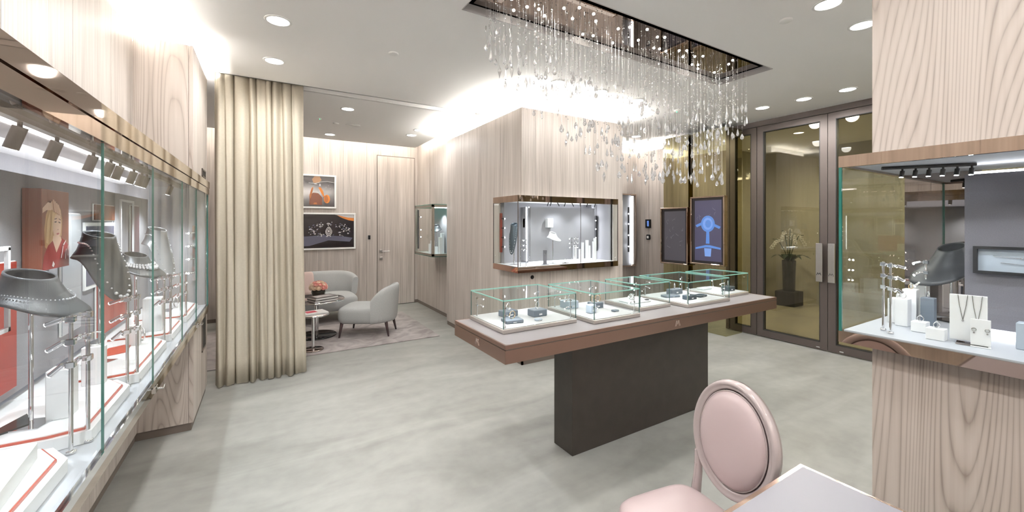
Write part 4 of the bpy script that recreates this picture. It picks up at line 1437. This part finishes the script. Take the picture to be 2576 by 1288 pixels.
for (x0, x1, y0, y1) in ((X0c + .002, X0c + .87, Y0c + .002, Y0c + .008), (X0c + .873, X1c - .002, Y0c + .002, Y0c + .008), (X0c + .002, X0c + .008, Y0c + .009, Y1c - .002), (X1c - .008, X1c - .002, Y0c + .009, KY0)):
    KB('glass_pane', x0, x1, y0, y1, 1.083, 1.784, GLASS)
KB('glass_pane', X0c + .009, KX0, Y1c - .008, Y1c - .002, 1.083, 1.784, GLASS)
m = KM(); m.box(X0c + .0, X0c + .008, Y0c + .0, Y0c + .008, 1.083, 1.784); m.box(X0c, X0c + .008, Y1c - .008, Y1c, 1.083, 1.784); m.box(X1c - .01, X1c, Y0c, Y0c + .008, 1.083, 1.784)
m.box(X0c + .8705, X0c + .8725, Y0c + .001, Y0c + .009, 1.083, 1.784)
m.build('corner_joint', ANOD, kcase)
for k in range(8):
    x = (2.95, 2.99, 3.10, 3.2, 3.32, 3.44, 3.55, 3.68)[k] - .13
    m = KM(); s_ = (1, 1, -1, 1, -1, 0, 1, 1)[k]
    m.tube([(x + .012 * s_, 3.85, 1.80), (x - .012 * s_, 3.84, 1.755)], .006, 8); m.build('spot_head', BLACK, kcase)
for x in (2.5, 3.0, 3.45):
    o = spot((x - X0c, 3.80 - Y0c, 1.77 - 1.02), 9, 2.2, .8, parent=kcase, radius=.02, color=(.92, .96, 1))
DZ = 1.081


def wall_bar(x, y, z0, z1, label, mat, dirx):
    t = thing('vertical_spot_bar', label, 'display light', (x, y, z0))
    B('bar', -.012, .012, -.012, .012, 0, z1 - z0, mat, t)
    for k in range(4):
        z = (z1 - z0) * (.14 + .24 * k)
        m = MB(); m.tube([(0, -.01, z), (dirx * .03, -.03, z)], .006, 8); hd = m.build('spot_head', BLACK, t)
        m = MB(); m.ball((dirx * .033, -.033, z), .0065); m.build('lamp_tip', LEDT, hd)


wall_bar(2.375, 4.172, 1.21, 1.67, 'red brown vertical bar of spotlights at the left end of corner showcase', plain('red_brown_bar', (.22, .04, .025), .3), 1)
wall_bar(3.715, 4.005, 1.19, 1.65, 'black vertical bar of spotlights at the right end of corner showcase', BLACK, -1)
place_bust((2.42, 3.95, DZ), -2.5, dict(rn=.045, ext=.03, point=.03, drop=.12, neck=.06, back=.5, wide=.85, tall=.17), 'tall grey bust with a long point at the left of the corner showcase', BUSTB, 1.545 - DZ, .06,
           dict(v=.35, g=.003, vf=.97, label='long pearl necklace on the bust in the corner showcase'))
place_bust((2.90, 3.86, DZ), -1.3, dict(rn=.036, ext=.042, point=.04, drop=.055, neck=.04, back=.6, wide=1.25), 'small pearl white bust on a pole in the corner showcase', BUSTW, 1.44 - DZ, .1)
for (x, y, lb) in ((2.66, 4.10, 'small white cube on the wall beside the tall bust, corner showcase'), (2.87, 3.93, 'white cube with earrings on the grey back of the corner showcase')):
    t = thing('wall_display_cube', lb, 'display block', (x, y, 1.50))
    m = MB(); m.cbox(0, .085, -.01, .04, 0, .11, .003); m.build('cube', ACRYL, t)
    m = MB()
    for q in (.03, .055):
        for k in range(4): m.ball((q, -.013, .03 + k * .014), .0035, smooth=False)
    m.build('earring_pair', SILVER, t)
t = thing('earring_stand', 'dark grey upright card with two earrings at the front of corner showcase', 'display stand', (2.73, 3.78, DZ))
m = MB(); m.cbox(-.025, .025, -.004, .004, .004, .165, .001); m.cbox(-.04, .04, -.025, .025, 0, .004, .001); m.build('card', SLATE, t)
m = MB(); m.ring((-.008, -.007, .12), .008, .0015, 'y', 14, 5); m.ring((.016, -.007, .12), .008, .0015, 'y', 14, 5); m.build('earring_pair', SILVER, t)
t = thing('ring_stand', 'cluster of silver rings on a small stand, front middle of corner showcase', 'ring stand', (3.02, 3.78, DZ))
m = MB(); m.cbox(-.045, .045, -.02, .02, 0, .005, .001); m.build('base', SMOKEM, t)
for (x, z) in ((-.02, .014), (.006, .018), (.02, .014), (.0, .036)):
    m = MB(); m.ring((x, 0, z), .011, .003, 'y', 16, 6); m.build('ring_band', SILVER, t)
for k, (x, y) in enumerate(((2.365, 3.73), (2.44, 3.73), (3.195, 3.87), (3.245, 3.87), (3.30, 3.90))):
    spot_pole((x, y, DZ), .30, (1 if k in (0, 3) else -1, -.2), 'thin chrome spotlight pole in the corner showcase, %s from the left' % ('first', 'second', 'third', 'fourth', 'fifth')[k], r=.003, dz=.05, head_len=.02)
for k, (x, h_) in enumerate(((3.27, .20), (3.33, .15), (3.39, .23), (3.44, .26), (3.50, .19), (3.55, .24), (3.60, .28))):
    plinth(x, 3.90 - .03 * (k % 2), DZ, .03, .03, h_, 0, 'slim white post in the corner showcase, %s of seven from the left' % ('first', 'second', 'third', 'fourth', 'fifth', 'sixth', 'seventh')[k])

# ================================================================== NICHE SHOWCASE (left of kiosk)
nx0, nx1, ny0, ny1, nz0, nz1 = 2.20, 2.56, 6.0, 6.85, 1.03, 1.85
t = thing('wall_vitrine', 'square glass vitrine on the sitting corner wall, half behind the kiosk', 'showcase', (nx1, (ny0 + ny1) / 2, nz0))
def NB(name, x0, x1, y0, y1, z0, z1, mat): return B(name, x0 - nx1, x1 - nx1, y0 - (ny0 + ny1) / 2, y1 - (ny0 + ny1) / 2, z0 - nz0, z1 - nz0, mat, t)
m = MB(); m.T = Matrix.Translation((-nx1, -(ny0 + ny1) / 2, -nz0))
f = .035
for (x, y) in ((nx0, ny0), (nx0, ny1 - f)):
    m.box(x, x + f, y, y + f, nz0, nz1)
for z in (nz0 + .01, nz1 - .045):
    m.box(nx0, nx1, ny0, ny0 + .012, z, z + .035); m.box(nx0, nx0 + .012, ny0, ny1, z, z + .035); m.box(nx0, nx1, ny1 - .012, ny1, z, z + .035)
m.build('frame', plain('champagne_frame', (.36, .33, .28), .3, .7), t)
NB('glass_top', nx0 - .005, nx1, ny0 - .005, ny1, nz1 - .008, nz1, GLASSL)
NB('glass_bottom', nx0 - .005, nx1, ny0 - .005, ny1, nz0, nz0 + .008, GLASSL)
NB('deck', nx0 + .015, nx1, ny0 + .015, ny1 - .015, nz0 + .012, nz0 + .03, ACRYL)
NB('led_strip', nx0 + .05, nx1 - .02, ny0 + .03, ny0 + .05, nz1 - .06, nz1 - .05, LEDW)
NB('back_panel', nx1 - .03, nx1 - .002, ny0 + .02, ny1 - .02, nz0 + .03, nz1 - .05, CASEGREY)
for (x0, x1, y0, y1) in ((nx0 + .002, nx0 + .006, ny0 + f, ny1 - f), (nx0 + f, nx1, ny0 + .002, ny0 + .006)): NB('glass_pane', x0, x1, y0, y1, nz0 + .045, nz1 - .045, GLASS)
o = spot((-.15, -.1, .72), 16, 2.2, .8, parent=t, radius=.02, color=(.92, .96, 1))
for k, (x, y, h_) in enumerate(((2.30, 6.35, .16), (2.34, 6.22, .12), (2.26, 6.15, .22), (2.38, 6.12, .27), (2.48, 6.3, .33))):
    plinth(x, y, nz0 + .03, .05, .05, h_, .2, 'white post inside the half hidden glass vitrine, %s from the left' % ('first', 'second', 'third', 'fourth', 'fifth')[k])
place_bust((2.43, 6.42, nz0 + .03), -2.2, dict(rn=.04, ext=.045, point=.04, drop=.06, neck=.045), 'dark bust inside the half hidden glass vitrine', BUST, .46, .1)
t2 = thing('vertical_spot_bar', 'dark vertical bar of spotlights at the left end of glass vitrine', 'display light', (2.24, 6.79, 1.12))
B('bar', -.01, .01, -.01, .01, 0, .66, BLACK, t2)
for z in (.2, .32, .54):
    m = MB(); m.tube([(.01, -.01, z), (.03, -.03, z)], .007, 8); hd = m.build('spot_head', CHROME, t2)
    m = MB(); m.ball((.033, -.033, z), .009); m.build('lamp_tip', LEDT, hd)

# tall narrow case on the corridor wall
t = thing('tall_wall_case', 'tall narrow chrome edged wall case just right of the kiosk', 'showcase', (5.57, 5.195, .79))
m = MB(); hh = 1.28
for a in ((-.28, -.26), (.08, .10)): m.box(a[0], a[1], -.12, 0, 0, hh)
m.box(-.26, .08, -.12, 0, 0, .02); m.box(-.26, .08, -.12, 0, hh - .02, hh); m.build('frame', BRONZEM, t)
B('back_panel', -.26, .08, -.02, -.004, .02, hh - .02, CASEGREY, t)
B('side_light', .066, .07, -.06, -.03, .03, hh - .03, LEDW, t)
B('glass_pane', -.26, .08, -.118, -.114, .02, hh - .02, GLASS, t)
B('spot_bar', -.03, -.01, -.06, -.04, .25, 1.05, BLACK, t)
for z in (.35, .55, .75, .93):
    m = MB(); m.ball((-.04, -.07, z), .010); m.build('lamp_tip', LEDT, t)

# ================================================================== RIGHT SHOWCASE
rx0, rx1, ry0, ry1 = 2.20, 2.98, -1.0, .805
rz0, rz1 = 1.072, 1.798
rc = thing('pillar_showcase', 'large glass showcase around the wood pillar at the right', 'showcase', (rx0, ry1, 1.02))
def RB(name, x0, x1, y0, y1, z0, z1, mat): return B(name, x0 - rx0, x1 - rx0, y0 - ry1, y1 - ry1, z0 - 1.02, z1 - 1.02, mat, rc)
for nm, z0, z1 in (('bottom_rail', 1.02, 1.07), ('top_rail', 1.80, 1.85)):
    m = MB(); m.T = Matrix.Translation((-rx0, -ry1, -1.02))
    m.box(rx0, rx0 + .02, ry0, ry1, z0, z1); m.box(rx0 + .02, rx1, ry1 - .02, ry1, z0, z1)
    m.build(nm, BRONZEM, rc)
RB('deck', rx0 + .015, rx1, ry0, ry1 - .015, 1.045, 1.076, DECK)
RB('top_board', rx0 + .015, rx1, ry0, ry1 - .015, 1.81, 1.845, plain('case_ceiling_light', (.55, .56, .60), .6))
RB('rear_block', 2.65, 2.69, ry0, .505, 1.10, 1.765, SLATE)
RB('rear_foot', 2.66, 2.69, ry0, .495, 1.076, 1.10, ACRYL)
RB('led_strip', 2.66, 2.68, ry0, .495, 1.768, 1.776, LEDW)
RB('foot_led_strip', 2.652, 2.66, ry0, .495, 1.086, 1.094, LEDW)
RB('rear_mirror', rx1 - .02, rx1 - .01, .508, ry1 - .02, 1.076, 1.81, SMOKEM)
RB('glass_pane', rx0 + .002, rx0 + .010, ry0, .17, 1.07, 1.80, GLASS)
RB('glass_pane', rx0 + .002, rx0 + .010, .172, ry1 - .002, 1.07, 1.80, GLASS)
RB('end_glass_pane', rx0 + .012, rx1 - .01, ry1 - .010, ry1 - .002, 1.07, 1.80, GLASS)
RB('glass_edge', rx0 + .001, rx0 + .011, ry1 - .011, ry1 - .001, 1.07, 1.80, GLASSE)
# recessed tray with bracelets in the slate back
m = MB(); m.T = Matrix.Translation((-rx0, -ry1, -1.02))
for a in ((.10, .476, 1.335, 1.347), (.10, .476, 1.44, 1.452), (.10, .112, 1.347, 1.44), (.464, .476, 1.347, 1.44)):
    m.box(2.625, 2.6495, a[0], a[1], a[2], a[3])
m.build('tray_frame', BLACK, rc)
RB('tray_back', 2.644, 2.6495, .112, .464, 1.347, 1.44, LEATHBOXL)
for k, zc in enumerate((1.412, 1.385)):
    m = MB(); pts = [(2.640, .42 - .30 * q / 12 - .02 * k, zc - .008 * math.sin(q / 12 * PI)) for q in range(13)]
    m.tube(pts, .0012, 5)
    for q in (3, 5, 8): m.ball(pts[q], .0035, smooth=False)
    tag(m.build('chain_bracelet', SILVER), 'thin diamond chain bracelet in the recessed tray, %s of two' % ('upper', 'lower')[k], 'bracelet')
tk = thing('spotlight_track', 'short track with six black spotlights inside the pillar showcase', 'track light', (2.52, .60, 1.808))
m = MB(); m.tube([(-.10, .12, -.006), (.07, -.14, -.006)], .008, 6); m.build('rail', BLACK, tk)
for k in range(6):
    f = k / 5
    p = Vector((-.06 + .12 * f, .06 - .19 * f, -.012))
    m = MB(); m.tube([p, p + Vector((0, 0, -.012))], .004, 6); m.tube([p + Vector((0, 0, -.010)), p + Vector((-.006, .002, -.038))], .0085, 12)
    hd = m.build('spot_head', BLACK, tk)
    m = MB(); m.tube([p + Vector((-.006, .002, -.0382)), p + Vector((-.006, .002, -.0395))], .007, 12); m.build('lamp_tip', LEDT, hd)
for (x, y) in ((-.12, .05), (-.12, -.25), (-.12, -.6)):
    spot((x, y, -.05), 4.5, 2.1, .8, parent=tk, radius=.02, color=(.92, .95, 1))
RZ = 1.0765
spot_pole((2.344, .692, RZ), .305, (.6, -.8), 'chrome spotlight pole at the left of the pillar showcase, farther of the pair', r=.0045, dz=.05, head_len=.025)
spot_pole((2.300, .655, RZ), .305, (.6, -.8), 'chrome spotlight pole at the left of the pillar showcase, nearer of the pair', r=.0045, dz=.05, head_len=.025)
spot_pole((2.70, .64, RZ), .30, (-.6, .8), 'chrome spotlight pole behind the grey block in the pillar showcase', r=.0045, dz=.05, head_len=.025)
BL = [
    (2.59, .712, .07, .055, .115, 'white block with a ring behind the front white block, pillar showcase', ACRYL),
    (2.535, .678, .055, .045, .125, 'front white block with a ring, left of the tallest block in pillar showcase', ACRYL),
    (2.64, .678, .05, .05, .16, 'tallest white block with a gold ring in the pillar showcase', ACRYL),
    (2.63, .615, .045, .045, .13, 'grey block with a ring in the pillar showcase', LEATHBOX),
    (2.455, .600, .05, .05, .045, 'low white block with a ring, back of two low ones in pillar showcase', ACRYL),
    (2.345, .525, .045, .055, .047, 'low white block with a ring, front of two low ones in pillar showcase', ACRYL),
    (2.445, .305, .05, .05, .10, 'blue grey block at the right edge of the photo', LEATHBOXL),
    (2.86, .70, .06, .06, .17, 'white block at the far left end inside the pillar showcase', ACRYL),
    (2.80, .745, .05, .05, .11, 'lower white block at the far left end inside the pillar showcase', ACRYL),
]
for k, (x, y, sx, sy, h_, lb, mt) in enumerate(BL):
    plinth(x, y, RZ, sx, sy, h_, 0, lb, mt)
    if k < 7:
        ring_item(x, y, RZ + h_, 'sparkling ring on the ' + lb.split(' in the pillar')[0].split(', pillar')[0].replace(' with a ring', '').replace(' with a gold ring', ''), .011, .6 + k, GOLD if k == 2 else SILVER, .0045)
# necklace board + earring card
t = thing('necklace_board', 'upright white board with two chain necklaces in pillar showcase', 'display board', (2.375, .445, RZ), .15)
m = MB(); m.cbox(-.004, .010, -.052, .048, .010, .19, .001); m.build('board', ACRYL, t)
m = MB(); m.cbox(-.05, .012, -.055, .03, 0, .004, .001); m.build('foot_plate', SMOKEM, t)
for k, c in enumerate((.012, -.026)):
    m = MB(); w_, dp = .013, .08 + .01 * k
    for s_ in (-1, 1): m.tube([(-.006, c + s_ * w_, .190), (-.006, c + s_ * w_ * .7, .19 - dp * .5), (-.006, c, .19 - dp - .02)], .0011, 5)
    m.ball((-.007, c, .19 - dp - .022), .004, smooth=False)
    o = m.build('chain_necklace', STEEL, None, (2.375, .445, RZ)); o.rotation_euler = (0, 0, .15)
    tag(o, ('left' if k == 0 else 'right') + ' chain necklace hanging on the upright white board', 'necklace')
t = thing('earring_card', 'small white card with a pair of hoop earrings before the white board', 'display board', (2.345, .405, RZ), .15)
m = MB(); m.cbox(-.002, .004, -.026, .026, .004, .105, .001); m.cbox(-.02, .03, -.026, .026, 0, .004, .001); m.build('card', ACRYL, t)
m = MB()
for s_ in (-1, 1):
    m.ring((-.005, s_ * .017, .065), .006, .0012, 'x', 12, 5); m.ball((-.005, s_ * .017, .052), .0035, smooth=False)
m.build('earring_pair', STEEL, t)
t = thing('necklace_bust', 'black curved bust on a chrome pole in the pillar showcase', 'bust', (2.845, .585, RZ), 2.75)
o = bust_mesh(rn=.05, ext=.085, point=.09, drop=.10, neck=.05, back=.6, wide=1.0).build('bust', BUST, t, (0, 0, .36)); o.rotation_euler = (0, .2, 0)
m = MB(); m.tube([(0, 0, 0), (0, 0, .34)], .006, 10); m.build('pole', CHROME, t)
m = MB(); m.cbox(-.05, .05, -.05, .05, 0, .006, .001); m.build('foot', BLACKG, t)

# ================================================================== DISPLAY TABLE
TX0, TX1, TY0, TY1, TT = 1.089, 3.861, 1.866, 2.54, .90
tb = thing('display_table', 'long cantilevered display table with a dark bronze base', 'table', ((1.69 * 1.033 + 3.13 * 1.033) / 2, 2.205, 0))
ox, oy = tb.location.x, tb.location.y
def TBx(name, x0, x1, y0, y1, z0, z1, mat, b=0): return B(name, x0 - ox, x1 - ox, y0 - oy, y1 - oy, z0, z1, mat, tb, b)
TBx('base', 1.746, 3.234, 2.108, 2.308, 0, .80, BASEW, .002)
TBx('apron_core', TX0 + .02, TX1 - .02, TY0 + .02, TY1 - .02, .80, .885, BASEW)
m = MB(); m.T = Matrix.Translation((-ox, -oy, 0))
for (z0, z1, o_) in ((.80, .808, -.006), (.808, .872, 0), (.878, .8995, 0)):
    m.box(TX0 + .0 - o_ * 0, TX1, TY0 + (0), TY0 + .012, z0, z1); m.box(TX0, TX1, TY1 - .012, TY1, z0, z1)
    m.box(TX0, TX0 + .012, TY0 + .012, TY1 - .012, z0, z1); m.box(TX1 - .012, TX1, TY0 + .012, TY1 - .012, z0, z1)
m.build('bronze_apron', plain('rose_bronze', (.34, .225, .185), .3, .85), tb)
m = MB(); m.T = Matrix.Translation((-ox, -oy, 0))
m.box(TX0 + .004, TX1 - .004, TY0 + .004, TY0 + .01, .80, .89); m.box(TX0 + .004, TX0 + .01, TY0 + .004, TY1 - .01, .80, .89); m.box(TX1 - .01, TX1 - .004, TY0 + .004, TY1 - .01, .80, .89)
m.build('groove', DARKTOE, tb)
TBx('top', TX0 + .012, TX1 - .012, TY0 + .012, TY1 - .012, .885, .8992, TAUPEL)
EMB = plain('emblem_inlay', (.72, .60, .54), .25, .6)
m = MB(); m.T = Matrix.Translation((-ox, -oy, 0))
zigzag(m, (2.48, TY0 - .0005, .822), (1, 0, 0), (0, 0, 1), .055, .038, .0015); zigzag(m, (2.492, TY0 - .0005, .822), (1, 0, 0), (0, 0, 1), .031, .038, .0012)
m.build('emblem', EMB, tb)
m = MB(); m.T = Matrix.Translation((-ox, -oy, 0))
zigzag(m, (TX0 - .0005, 2.23, .822), (0, -1, 0), (0, 0, 1), .055, .038, .0015); zigzag(m, (TX0 - .0005, 2.218, .822), (0, -1, 0), (0, 0, 1), .031, .038, .0012)
m.build('emblem', EMB, tb)

CS = [
    (1.19, 1.75, 2.065, 2.515, 'glass table vitrine at the front left end of the display table'),
    (1.81, 2.24, 1.968, 2.475, 'glass table vitrine second from the left, in the front row'),
    (2.37, 2.715, 2.085, 2.455, 'glass table vitrine in the middle, third from the left'),
    (2.782, 3.337, 1.976, 2.468, 'glass table vitrine fourth from the left, in the front row'),
    (3.40, 3.80, 2.075, 2.455, 'glass table vitrine at the far right end of the display table'),
]
for (x0, x1, y0, y1, lb) in CS:
    t = thing('table_vitrine', lb, 'vitrine', (x0, y0, TT))
    W_, D_ = x1 - x0, y1 - y0
    B('base', 0, W_, 0, D_, 0, .024, plain('champagne_base', (.52, .48, .45), .3, .6), t, .002)
    B('base_pad', .012, W_ - .012, .012, D_ - .012, .0242, .027, plain('white_pad', (.52, .52, .54), .5), t)
    g, top = .006, .196
    for a in ((.006, W_ - .006, .006, .006 + g), (.006, W_ - .006, D_ - .006 - g, D_ - .006), (.006, .006 + g, .013, D_ - .013), (W_ - .006 - g, W_ - .006, .013, D_ - .013)):
        B('glass_pane', a[0], a[1], a[2], a[3], .0272, top - g, GLASS, t)
    B('glass_top', .006, W_ - .006, .006, D_ - .006, top - g + .0002, top, GLASS, t)
    m = MB()
    e = .0035
    for a in ((.004, W_ - .004, .004, .004 + e), (.004, W_ - .004, D_ - .004 - e, D_ - .004), (.004, .004 + e, .004, D_ - .004), (W_ - .004 - e, W_ - .004, .004, D_ - .004)):
        m.box(a[0], a[1], a[2], a[3], top - g, top + .001)
    m.build('glass_edge', plain('pale_green_edge', (.30, .62, .55), .15), t)
    m = MB()
    for (a, b) in ((.004, .004), (W_ - .008, .004), (.004, D_ - .008), (W_ - .008, D_ - .008)): m.box(a, a + .004, b, b + .004, .027, top - g)
    m.build('corner_edge', plain('dark_edge', (.06, .13, .12), .2), t)
    for (xa, ya) in ((.16 * W_, .25 * D_), (.84 * W_, .75 * D_)):
        spot((xa, ya, .17), 1.3, 2.3, .8, parent=t, radius=.01, color=(.92, .96, 1))
VZ = TT + .0272
ordn = ('first', 'second', 'third', 'fourth', 'fifth')
for k, (x0, x1, y0, y1, lb) in enumerate(CS):
    for q, (x, y) in enumerate(((x0 + .03, y0 + .03), (x1 - .03, y1 - .05), (x1 - .03, y0 + .03), (x0 + .03, y1 - .05))):
        if k in (2, 4) and q > 1: continue
        wh = ('front left', 'rear right', 'front right', 'rear left')[q]
        spot_pole((x, y, VZ), .13, (1 if x < (x0 + x1) / 2 else -1, .35 if y < (y0 + y1) / 2 else -.35), 'tiny chrome spotlight post, %s corner of the %s table vitrine' % (wh, ordn[k]), r=.0028, heads=2, dz=.045, head_len=.02)


def jbox(x, y, sx, sy, h_, rz, label, mat=LEATHBOX, items=0, itemlabel=None, gold=False):
    t = thing('jewellery_box', label, 'jewellery box', (x, y, VZ), rz)
    m = MB(); m.cbox(-sx / 2, sx / 2, -sy / 2, sy / 2, 0, h_, .004); m.build('box', mat, t)
    m = MB(); m.box(-.012, .012, -sy / 2 - .0008, -sy / 2, h_ * .25, h_ * .45); m.build('nameplate', SILVER, t)
    for i in range(items):
        xi = (i - (items - 1) / 2) * .048
        R = .028
        b = thing('bracelet', itemlabel + (', %s one' % ('left', 'right')[i] if items > 1 else ''), 'bracelet',
                  (x + xi * math.cos(rz), y + xi * math.sin(rz), VZ + h_), rz + .5 - .5 * i)
        m = MB(); m.ring((0, 0, R * .83), R, .0026, 'y', 28, 6, squash=.85); m.build('band', GOLD if gold else SILVER, b)
        m = MB(); m.ball((.0, 0, R * 1.68), .0055, smooth=False); m.ball((-.010, 0, R * 1.55), .004, smooth=False); m.build('stones', GEM, b)


jbox(1.40, 2.36, .11, .08, .04, .1, 'blue grey box with a bracelet at the back of the first vitrine', LEATHBOX, 1, 'silver bracelet on the back box in first vitrine')
jbox(1.335, 2.20, .12, .09, .022, -.15, 'flat dark box with a watch-like bangle at front of the first vitrine', LEATHBOX, 1, 'rose gold bangle on the flat box in first vitrine', True)
jbox(1.575, 2.27, .11, .08, .045, 0, 'tall blue grey box with a diamond bracelet right in first vitrine', LEATHBOX, 1, 'diamond bracelet on the right box in first vitrine')
jbox(1.50, 2.15, .045, .035, .014, .1, 'tiny grey card holder lying at the front of the first vitrine', LEATHBOXL)
jbox(1.925, 2.36, .10, .10, .055, 0, 'pale blue box with two bracelets left in second vitrine', LEATHBOXL, 2, 'silver bracelet on the pale blue box')
jbox(2.09, 2.26, .10, .07, .042, 0, 'dark box with two gold bracelets right in second vitrine', LEATHBOX, 2, 'gold bracelet on the dark box in second vitrine', True)
jbox(1.94, 2.14, .055, .05, .06, .1, 'pale blue upright earring block at the front of second vitrine', LEATHBOXL)
jbox(2.12, 2.09, .05, .035, .012, 0, 'tiny grey card holder lying in the second vitrine', LEATHBOX)
jbox(2.52, 2.27, .22, .14, .014, 0, 'wide pale tray in the middle vitrine', ACRYL, 0)
t = thing('bracelet', 'twisted silver cuff on the pale tray in middle vitrine', 'bracelet', (2.50, 2.28, VZ + .014), .3)
m = MB(); m.ring((0, 0, .022), .023, .005, 'y', 24, 6); m.ring((.02, .02, .02), .02, .003, 'x', 24, 6); m.build('band', SILVER, t)
m = MB(); m.ball((0, 0, .045), .007, smooth=False); m.ball((.02, .02, .04), .006, smooth=False); m.build('stones', GEM, t)
jbox(2.60, 2.22, .035, .03, .018, 0, 'small dark ring box beside the cuff in middle vitrine', BLACKG)
jbox(2.94, 2.26, .14, .08, .018, -.2, 'flat blue grey box at the left of fourth vitrine', LEATHBOX)
jbox(3.10, 2.34, .15, .06, .045, 0, 'tall wide slate box at the back of fourth vitrine', LEATHBOX, 1, 'silver bracelet on the tall slate box in fourth vitrine')
jbox(2.985, 2.11, .11, .06, .035, 0, 'dark leather box with rings at the front of fourth vitrine', BUSTB, 1, 'diamond ring stack on the dark front box in fourth vitrine')
jbox(3.17, 2.14, .11, .07, .016, .1, 'flat dark tray at the right front of fourth vitrine', BUSTB)
jbox(3.56, 2.36, .14, .07, .016, 0, 'flat pale tray in the fifth vitrine', ACRYL)
jbox(3.68, 2.20, .10, .08, .040, 0, 'dark blue box at the right end of fifth vitrine', BUSTB, 1, 'silver bracelet on the dark blue box in fifth vitrine')

# ================================================================== PINK CHAIR
ct = thing('medallion_chair', 'pale pink medallion back chair pulled up beside the desk', 'chair', (1.272, .930, 0), math.atan2(.16, -.987))
# local +x = facing. back at x=-.23
def oval(a, rz_, ry_): return (ry_ * math.sin(a), rz_ * math.cos(a))
RY_, RZ_ = .178, .212
zc = .730
rec = .10   # recline slope
def bp(yv, zv, off): return (-.225 - (zv - .45) * rec * 1.0 + off, yv, zv)
prof = [(0.0, .014), (.006, .020), (.013, .018), (.018, .011), (.023, .014), (.030, .008), (.035, -.004), (.031, -.014), (.0, -.018), (-.004, 0.0)]
m = MB(); n = 56; vs = []; fs = []
for i in range(n):
    a = 2 * PI * i / n
    for (ri, of) in prof:
        k = 1 - .0
        y_, z_ = oval(a, RZ_ - ri, RY_ - ri)
        vs.append(bp(y_, zc + z_, of))
pn = len(prof)
for i in range(n):
    for k in range(pn):
        fs.append((i * pn + k, ((i + 1) % n) * pn + k, ((i + 1) % n) * pn + (k + 1) % pn, i * pn + (k + 1) % pn))
m.add(vs, fs, 0, True); m.build('back_frame', PINKW, ct)
m = MB(); vs = []; fs = []
rings = [(1.0, 0.004), (.985, .012), (.94, .022), (.85, .030), (.6, .036), (.3, .038), (.01, .039)]
for (s_, of) in rings:
    for i in range(n):
        a = 2 * PI * i / n
        y_, z_ = oval(a, (RZ_ - .036) * s_, (RY_ - .036) * s_)
        vs.append(bp(y_, zc + z_, of))
for j in range(len(rings) - 1):
    for i in range(n): fs.append((j * n + i, j * n + (i + 1) % n, (j + 1) * n + (i + 1) % n, (j + 1) * n + i))
m.add(vs, fs, 0, True)
vs = []; 
for s_ in (1.0, .01):
    for i in range(n):
        a = 2 * PI * i / n
        y_, z_ = oval(a, (RZ_ - .036) * s_, (RY_ - .036) * s_)
        vs.append(bp(y_, zc + z_, -.016 - (.01 if s_ < .5 else 0)))
m.add(vs, [(i, (i + 1) % n, n + (i + 1) % n, n + i) for i in range(n)], 0, True)
pad = m.build('back_pad', PINKL, ct)
m = MB()
pts = [bp(*(lambda q: (q[0], zc + q[1]))(oval(2 * PI * i / n, RZ_ - .036, RY_ - .036)), .010) for i in range(n + 1)]
m.tube(pts, .0028, 6, cap=False); m.build('piping', PINKW, pad)
for s_ in (-1, 1):   # fluted posts from seat to medallion
    m = MB()
    m.tube([(-.215, s_ * .150, .36), (-.218, s_ * .143, .47), (-.226, s_ * .140, .54), (-.234, s_ * .150, .62)], [.020, .019, .016, .013], 10)
    m.tube([(-.205, s_ * .150, .42), (-.208, s_ * .143, .50), (-.218, s_ * .143, .57)], .007, 8)
    m.build('back_post', PINKW, ct)
m = MB(); cushion(m, -.215, .165, -.20, .20, .40, .475, .028, p=5.0); m.build('seat', PINKL, ct)
m = MB(); cushion(m, -.215, .168, -.193, .193, .34, .405, 0, p=5.0); m.build('seat_rail', PINKW, ct)
for (x, y) in ((.13, .155), (.13, -.155), (-.19, .15), (-.19, -.15)):
    m = MB(); m.tube([(x, y, .36), (x, y, .33), (x, y, .30), (x, y, .0)], [.024, .026, .019, .011], 12); m.build('leg', PINKW, ct)

# ================================================================== DESK
dk = thing('desk', 'desk corner with pale lavender leather top and bronze edge', 'desk', (1.20, .22, 0))
ox, oy = 1.20, .22
def DB(name, x0, x1, y0, y1, z0, z1, mat, b=0): return B(name, x0 - ox, x1 - ox, y0 - oy, y1 - oy, z0, z1, mat, dk, b)
DB('top_frame', .62, 1.527, -.72, .665, .715, .7495, BRONZE, .002)
DB('leather_top', .635, 1.512, -.705, .650, .7496, .7508, LAVL)
for (x, y) in ((1.44, -.64), (1.44, .58), (.66, -.64), (.66, .58)):
    DB('leg', x, x + .05, y, y + .05, 0, .715, BRONZE, .002)
DB('modesty_panel', 1.40, 1.42, -.60, .56, .25, .715, BASEW)
